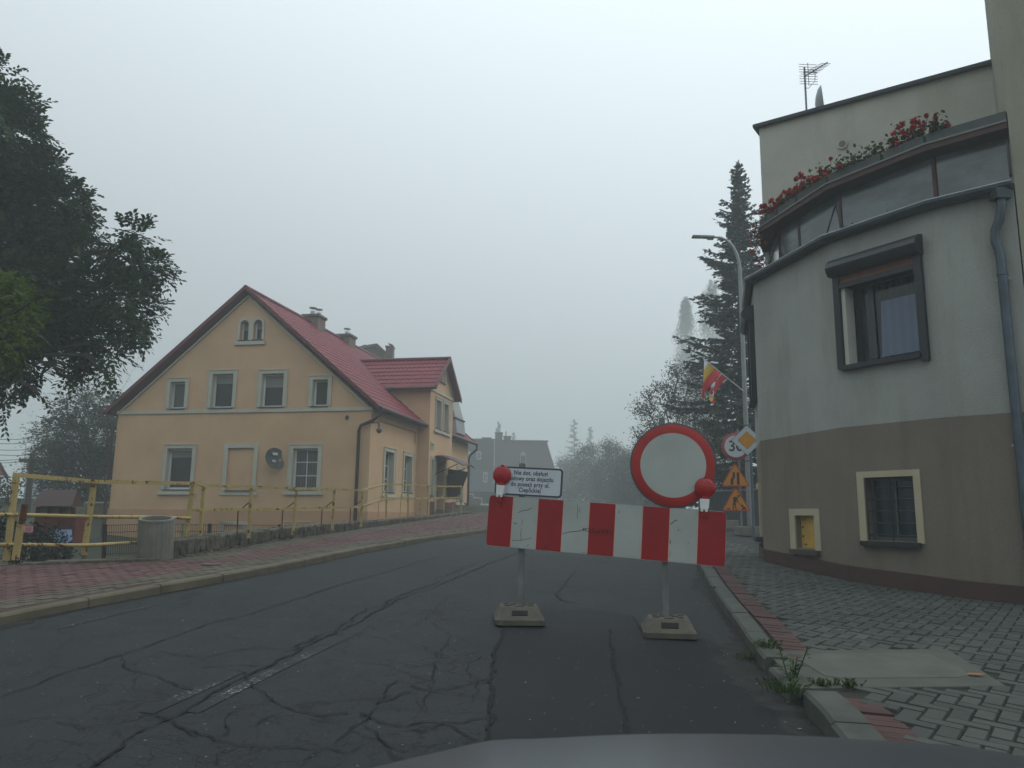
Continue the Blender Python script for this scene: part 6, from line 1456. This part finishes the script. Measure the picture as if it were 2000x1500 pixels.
for u0, u1, v0 in ((940, 958, 852), (966, 981, 842), (983, 998, 849)):
    a, b_ = fa(u0, 866), fa(u1, v0); q = MB(); q.box((a.x, MY + 3, a.z - .4), (b_.x - a.x, 0, 0), (0, .9, 0), (0, 0, b_.z - a.z + .4)); q.box((a.x - .08, MY + 2.92, b_.z), (b_.x - a.x + .16, 0, 0), (0, 1.06, 0), (0, 0, .12)); q.build('chimney', M('far_brick', (.05, .04, .038), .9), rf)
q = MB(); a = fa(988, 845); q.tube([a + V((0, 3, -.3)), a + V((0, 3, .5))], .08, 6); q.build('flue_pipe', m_fd, rf)
# garden wall, pipe rail and white road barrier before it
sw_ = thing('garden_wall', at(930, 992, 80), 'grey stone garden wall in front of the misty mansard house', 'wall'); q = MB(); a, b_ = at(890, 996, 80), at(938, 960, 80)
q.box((a.x, 80, 1.4), (b_.x - a.x, 0, 0), (0, .6, 0), (0, 0, b_.z - 1.4)); q.build('masonry', m_stone, sw_)
q = MB(); a2 = at(1090, 962, 80); q.box((b_.x, 80.1, 1.4), (a2.x - b_.x, 0, 0), (0, .4, 0), (0, 0, a2.z - 1.4)); q.build('dark_panel', M('far_dark', (.05, .055, .05), .9), sw_)
q = MB(); q.tube([at(912, 965, 79), at(924, 965, 79), at(926, 972, 79), at(941, 973, 79), at(941, 990, 79)], .045, 6); tag(q.build('pipe_rail', M('far_white', (.5, .5, .5)), None, at(930, 985, 79)), 'thin white pipe handrail before the grey garden wall', 'handrail')
q = MB(); a, b_ = at(938, 994, 48), at(962, 984, 48); w_ = b_.x - a.x
for k in range(6): q.box((a.x + w_ * k / 6 + .01, 48, a.z + .14), (w_ / 6 - .035, 0, 0), (0, .1, 0), (0, 0, b_.z - a.z - .14))
q.box((a.x, 48, a.z), (w_, 0, 0), (0, .12, 0), (0, 0, .1)); q.box((a.x, 48.02, b_.z - .05), (w_, 0, 0), (0, .06, 0), (0, 0, .05)); tag(q.build('road_barrier', M('barrier_white', (.62, .63, .64), .5), None, at(948, 994, 48)), 'small white slatted barrier far off, left of the striped board', 'barrier')
# roof behind the peach house with two birds
nb = thing('brick_house', at(730, 900, 52), 'misty brick gable and chimney rising behind the red roof', 'house'); NY = 52
m_nb = M('far_brick_gable', (.12, .09, .08), .9, .2, 1.5, 20, .3); q = MB(); P_ = [at(690, 760, NY), at(752, 760, NY), at(752, 690, NY), at(736, 674, NY), at(690, 682, NY)]
for p in P_: p.y = NY
P_[0].z = P_[1].z = -.5; q.prism(P_, V((0, 8, 0))); q.build('gable_wall', m_nb, nb)
q = MB(); 
for (u0, v0), (u1, v1) in (((690, 681.5), (736.5, 673.5)), ((735.5, 673.5), (753, 690))): q.bar(at(u0, v0, NY - .05), at(u1, v1, NY - .05), .2, .12, up=V((0, 1, 0)))
q.build('roof_edge', M('far_roof_edge', (.12, .08, .075), .8), nb)
q = MB(); a, b_ = at(751, 740, NY - 1), at(767.5, 678, NY - 1); q.box((a.x, NY - 1, 4), (b_.x - a.x, 0, 0), (0, .7, 0), (0, 0, b_.z - 4)); q.box((a.x - .04, NY - 1.04, b_.z), (b_.x - a.x + .08, 0, 0), (0, .78, 0), (0, 0, .1)); q.build('chimney', m_nb, nb)
def bird(p, face, label):
    me = bpy.data.meshes.new('bird'); vs = [(0, 0, .06), (.08, 0, .11), (.14, 0, .16), (.19, 0, .17), (-.1, 0, .05), (-.2, 0, .02)]; me.from_pydata([V((x * face, y, z)) for x, y, z in vs], [(0, 1), (1, 2), (2, 3), (0, 4), (4, 5)], []); o = bpy.data.objects.new('bird', me); COL.objects.link(o); o.location = p; o.modifiers.new('skin', 'SKIN')
    for v, r in zip(me.skin_vertices[0].data, (.065, .06, .04, .012, .045, .012)): v.radius = (r, r)
    me.skin_vertices[0].data[0].use_root = True; sm = o.modifiers.new('sub', 'SUBSURF'); sm.levels = sm.render_levels = 2; me.materials.append(m_black); tag(o, label, 'bird', 'birds on the far roof'); OFF[o.name] = V((0, 0, 0))
    q = MB(); q.tube([p + V((.01, .02, -.02)), p + V((.01, .02, .02))], .008, 4); q.tube([p + V((.01, -.02, -.02)), p + V((.01, -.02, .02))], .008, 4)
    for v in range(len(q.v)): q.v[v] = q.v[v] - p
    q.build('leg', m_black, o)
bird(at(709, 678, NY + .3), 1, 'dark bird perched on the far brick roof slope'); bird(at(763, 677, NY - .7) + Z * .06, -1, 'dark bird perched on top of the far brick chimney')
# left: neighbour roof corner, far block, pole with wires
lh = thing('red_roof_house', at(-30, 1000, 38), 'corner of a red tiled house at the left edge of the view', 'house')
A_, B_ = at(0, 880, 38), at(17, 932, 38); q = MB(); RPT = [V((A_.x - 2.2, 38, A_.z + 2.7)), V((B_.x, 38, B_.z)), V((B_.x, 38, B_.z - .12)), V((A_.x - 9, 38, B_.z - .12)), V((A_.x - 6, 38, A_.z + 2.7))]
m_rt = tilem('orange_tile', (.16, .05, .035)); 
def rad(p, k): return V((p.x * k, p.y * k, p.z))
dl = sorted(lin(0, 1, 18) + [k / 9 - .002 for k in range(1, 9)])
q.grid(lambda a, d: rad(V((B_.x + (RPT[0].x - B_.x) * d, 38, B_.z + (RPT[0].z - B_.z) * d + .05 * (1 - (d * 9) % 1))), 1 + .22 * a), lin(0, 1, 12), dl)
q.grid(lambda a, d: V((B_.x - 11 * a + (RPT[0].x - B_.x) * d * (1 - a), 38 - .4 + 1.5 * d, B_.z + (RPT[0].z - B_.z) * d + .05 * (1 - (d * 9) % 1))), lin(0, 1, 12), dl)
q.build('roof', m_rt, lh, fix=False)
q = MB(); q.box((A_.x - 9, 38.1, -1), (B_.x - A_.x + 8.6, 0, 0), ((B_.x - .4) * .2, 7.6, 0), (0, 0, B_.z + 1)); q.build('wall', M('far_house_wall', (.26, .22, .15), .9, .15, 2, 40, .3), lh)
q = MB(); q.tube([V((A_.x - 9, 37.5, B_.z - .05)), V((B_.x + .05, 37.5, B_.z - .05))], .07, 6); q.build('gutter', m_gut, lh)
fb = thing('far_block', at(52, 990, 70), 'faint grey block with an aerial behind the wooden pole', 'building'); a, b_ = at(44, 985, 70), at(66, 905, 70); q = MB(); q.box((a.x, 70, -2), (b_.x - a.x, 0, 0), (0, 6, 0), (0, 0, b_.z + 2)); q.build('wall', M('far_block_grey', (.2, .21, .22), .9), fb); q = MB(); q.prism([V((a.x - .2, 69.7, b_.z)), V((b_.x + .3, 69.7, b_.z)), V((b_.x - .2, 69.7, b_.z + .6)), V((a.x + .3, 69.7, b_.z + .35))], V((0, 6.5, 0))); q.build('roof', m_fd, fb); q = MB(); c = at(47, 905, 69.9); q.tube([c, c + Z * 1.6], .03, 5); q.build('aerial', m_fd, fb)
up_ = thing('utility_pole', at(50, 1010, 31), 'dark wooden pole carrying wires in front of the hazy tree', 'pole'); pa, pb = at(50, 1030, 31), at(64, 885, 31); q = MB(); q.tube([pa - Z * .8, pb], [.14, .1], 9); q.build('shaft', M('pole_wood', (.05, .042, .035), .9), up_); q = MB(); q.bar(pb - Z * .3 - V((.5, 0, 0)), pb - Z * .3 + V((.5, 0, 0)), .09, .1); q.build('crossarm', m_bark, up_)
for i, (v0, v1, du) in enumerate(((848, 856, 0), (857, 864, 0), (868, 877, 0), (875, 888, -1), (895, 894, 0), (900, 899, 0))):
    a, b_ = at(-120, v0 - 12, 24), at(61, v1, 31); q = MB(); pts = []
    for k in range(9): t = k / 8; p = a.lerp(b_, t); p.z -= .35 * 4 * t * (1 - t) * .5; pts.append(p)
    q.tube(pts, .011, 4, cap=False); 
    q.build('wire', m_black, up_, fix=False)
# playhouse and shed in the sunken yard
ph = thing('playhouse', at(112, 1060, 19.5), 'small wooden playhouse with a dark red hip roof in the sunken yard', 'playhouse'); py = 19.5
m_pr_ = M('play_roof', (.045, .016, .014), .7, .2, 5, 40, .3); m_pw = M('play_wood', (.09, .022, .012), .7, .2, 5, 40, .2); m_pp_ = M('play_panel', (.16, .13, .085), .7, .15)
e = [at(62, 988, py), at(140, 989, py), at(164, 985, py + 2), at(88, 985, py + 2)]; r0, r1 = at(82, 957, py + 1), at(151, 957, py + 1)
for p_ in e: p_.z = e[0].z
q = MB(); q.poly([e[0], e[1], r1, r0]); q.poly([e[2], e[3], r0, r1]); q.poly([e[1], e[2], r1]); q.poly([e[3], e[0], r0]); q.poly([p - Z * .04 for p in e][::-1]); q.build('roof', m_pr_, ph)
x0, x1 = at(68, 990, py).x, at(138, 990, py).x; q = MB()
for x in (x0, x0 + (x1 - x0) * .33, x0 + (x1 - x0) * .66, x1):
    q.cbox((x, py + .15, (e[0].z - 1.2) / 2), .08, .08, e[0].z + 1.15)
for x in (x0, x1): q.cbox((x + .05, py + .75, (e[0].z - 1.2) / 2), .08, .08, e[0].z + 1.15)
q.build('timber_frame', m_pw, ph)
zp = at(100, 1006, py).z; zl = at(100, 1062, py).z
q = MB(); q.box((x0 + .04, py + .17, zp), (x1 - x0 - .1, 0, 0), (0, .05, 0), (0, 0, .22)); q.build('pale_panel', m_pp_, ph); q = MB(); q.box((x0, py + .12, zl), (x1 - x0, 0, 0), (0, .08, 0), (0, 0, zp - zl - .02)); q.box((x1 + .05, py + .1, zl), (.05, 0, 0), (0, .65, 0), (0, 0, zp - zl - .02)); q.build('red_boarding', M('play_red', (.11, .022, .01), .7, .25, 4, 40, .2), ph)
q = MB(); a, b_ = at(108, 1034, py - .3), at(140, 1034, py - .3); q.prism([a, b_, at(142, 1058, py - .5), at(125, 1058, py - .5)], V((0, -.3, -.05))); q.build('slide', M('slide_blue', (.09, .16, .27), .35, .05, 4, 60, 0), ph)
sd_ = thing('low_shed', at(190, 1070, 31), 'low drab flat-roofed shed between the playhouse and the house', 'shed'); a, b_ = at(163, 1080, 31), at(262, 984, 31); q = MB(); q.box((a.x, 31, -1.1), (b_.x - a.x, 0, 0), (0, 5, 0), (0, 0, b_.z + 1.1)); q.build('wall', M('shed_wall', (.14, .125, .08), .9, .15, 2, 50, .3), sd_); q = MB(); q.box((a.x - .1, 30.9, b_.z), (b_.x - a.x + .2, 0, 0), (0, 5.2, 0), (0, 0, .07)); q.build('flat_roof', M('shed_edge', (.3, .31, .3), .7), sd_)
# dark metal fence and concrete blocks behind the signs
df = thing('metal_fence', (7, 26.5, 1.1), 'dark metal board fence behind the stacked signs', 'fence'); p0, p1 = at(1366, 1036, 26.8), at(1500, 1032, 26); zt0, zt1 = at(1366, 962, 26.8).z, at(1500, 956, 26).z; n = 26
q = MB()
for k in range(n):
    a = p0.lerp(p1, k / n); b_ = p0.lerp(p1, (k + .93) / n); z_ = .85; q.box((a.x, a.y, z_), (b_.x - a.x, b_.y - a.y, 0), (0, .025, 0), (0, 0, zt0 + (zt1 - zt0) * k / n - z_))
q.build('boards', M('fence_dark', (.022, .03, .034), .6, .2), df)
q = MB(); q.tube([V((p0.x, p0.y - .06, zt0 + .02)), V((p1.x, p1.y - .06, zt1 + .02))], .022, 6); q.build('rail', M('fence_rail', (.13, .15, .15), .5), df)
m_blk = M('block_concrete', (.16, .155, .135), .9, .25, 3, 60, .4, stain=.4)
def block(u, v, y, w, d, h, rz, tilt, label):
    p = hit(u, v, pavR) if y is None else at(u, v, y); z_ = pavR(p.x, p.y); t = thing('concrete_block', (p.x, p.y, z_), label, 'concrete block', 'concrete blocks by the signs'); q = MB(); q.cbox((p.x, p.y, z_ + h / 2 + .02), w, d, h, rz); o = q.build('body', m_blk, t, bevel=.02); q = MB(); q.cbox((p.x, p.y, z_ + h + .022), w * .7, d * .45, .02, rz); q.build('soil_slot', m_hole, t)
block(1408, 1036, 24, 1.0, .5, .26, .35, 0, 'weathered concrete block lying left of the sign post foot'); block(1466, 1036, 21.6, .75, .5, .24, .05, 0, 'pale concrete block at the foot of the street lamp')
# ------------------------------------------------------------------ camera, light, air
cd = bpy.data.cameras.new('camera'); cd.lens = 27; cd.sensor_width = 36; cd.clip_end = 1500; cd.clip_start = .05
co = bpy.data.objects.new('camera', cd); COL.objects.link(co)
mt = Matrix.Identity(4)
for i, a in enumerate((RT, UP, -FW)):
    for j in range(3): mt[j][i] = a[j]
mt.translation = CAM; co.matrix_world = mt; SC.camera = co
cd.dof.use_dof = True; cd.dof.focus_distance = 6.5; cd.dof.aperture_fstop = 5.6
SUN_AZ, SUN_EL = math.radians(80), math.radians(50)   # from +Y towards +X
w = bpy.data.worlds.new('World'); SC.world = w; w.use_nodes = True; nt = w.node_tree; bg = nt.nodes['Background']
sk = nt.nodes.new('ShaderNodeTexSky'); sk.sky_type = 'NISHITA'; sk.sun_disc = False; sk.sun_elevation = SUN_EL; sk.sun_rotation = SUN_AZ
sk.air_density = 1.0; sk.dust_density = 1.2; sk.ozone_density = 1.0
hs = nt.nodes.new('ShaderNodeHueSaturation'); hs.inputs['Saturation'].default_value = .38; hs.inputs['Value'].default_value = 1
nt.links.new(sk.outputs[0], hs.inputs['Color'])
# thin stratus above the mist: whiter and brighter towards the zenith and the hidden sun
tc = nt.nodes.new('ShaderNodeTexCoord'); sx = nt.nodes.new('ShaderNodeSeparateXYZ'); nt.links.new(tc.outputs['Generated'], sx.inputs[0])
dp_ = nt.nodes.new('ShaderNodeVectorMath'); dp_.operation = 'DOT_PRODUCT'; nt.links.new(tc.outputs['Generated'], dp_.inputs[0]); dp_.inputs[1].default_value = (math.sin(SUN_AZ) * math.cos(SUN_EL), math.cos(SUN_AZ) * math.cos(SUN_EL), math.sin(SUN_EL))
lum = math_(nt, 'ADD', rng(nt, sx.outputs[2], 0, .7, 1.1, 8.2), rng(nt, dp_.outputs['Value'], 0, 1, 0, 3.2))
cl_n = nt.nodes.new('ShaderNodeVectorMath'); cl_n.operation = 'SCALE'; cl_n.inputs[0].default_value = (.895, 1.0, 1.035); nt.links.new(lum, cl_n.inputs['Scale'])
nt.links.new(mixc(nt, .75, hs.outputs[0], cl_n.outputs[0]), bg.inputs[0]); bg.inputs[1].default_value = .15
sd = bpy.data.lights.new('sun', 'SUN'); sd.energy = .5; sd.angle = math.radians(20); sd.color = (1, .96, .9)
so = bpy.data.objects.new('sun', sd); COL.objects.link(so)
d = V((math.sin(SUN_AZ) * math.cos(SUN_EL), math.cos(SUN_AZ) * math.cos(SUN_EL), math.sin(SUN_EL)))
so.rotation_euler = (-d).to_track_quat('-Z', 'Y').to_euler(); so.location = (30, 30, 40)
hz = MB(); hz.box((-352, -40, -3.6), (704, 0, 0), (0, 562, 0), (0, 0, 46))
mh = bpy.data.materials.new('mist'); mh.use_nodes = True; nt = mh.node_tree; nt.nodes.remove(nt.nodes['Principled BSDF'])
pv = nt.nodes.new('ShaderNodeVolumePrincipled'); pv.inputs['Density'].default_value = .0043; pv.inputs['Color'].default_value = (.865, .93, .935, 1); pv.inputs['Anisotropy'].default_value = .25
nt.links.new(pv.outputs[0], nt.nodes['Material Output'].inputs['Volume'])
tag(hz.build('haze', mh), kind='stuff')
SC.render.engine = 'CYCLES'
SC.cycles.use_denoising = True; SC.cycles.use_adaptive_sampling = False; mh.cycles.volume_sampling = 'DISTANCE'
SC.cycles.max_bounces = 6; SC.cycles.diffuse_bounces = 3; SC.cycles.glossy_bounces = 2; SC.cycles.transmission_bounces = 3; SC.cycles.volume_bounces = 1; SC.cycles.transparent_max_bounces = 6
SC.cycles.caustics_reflective = False; SC.cycles.caustics_refractive = False
vs = SC.view_settings; vs.view_transform = 'Standard'; vs.look = 'None'; vs.gamma = 1; vs.use_curve_mapping = False; vs.exposure = 0
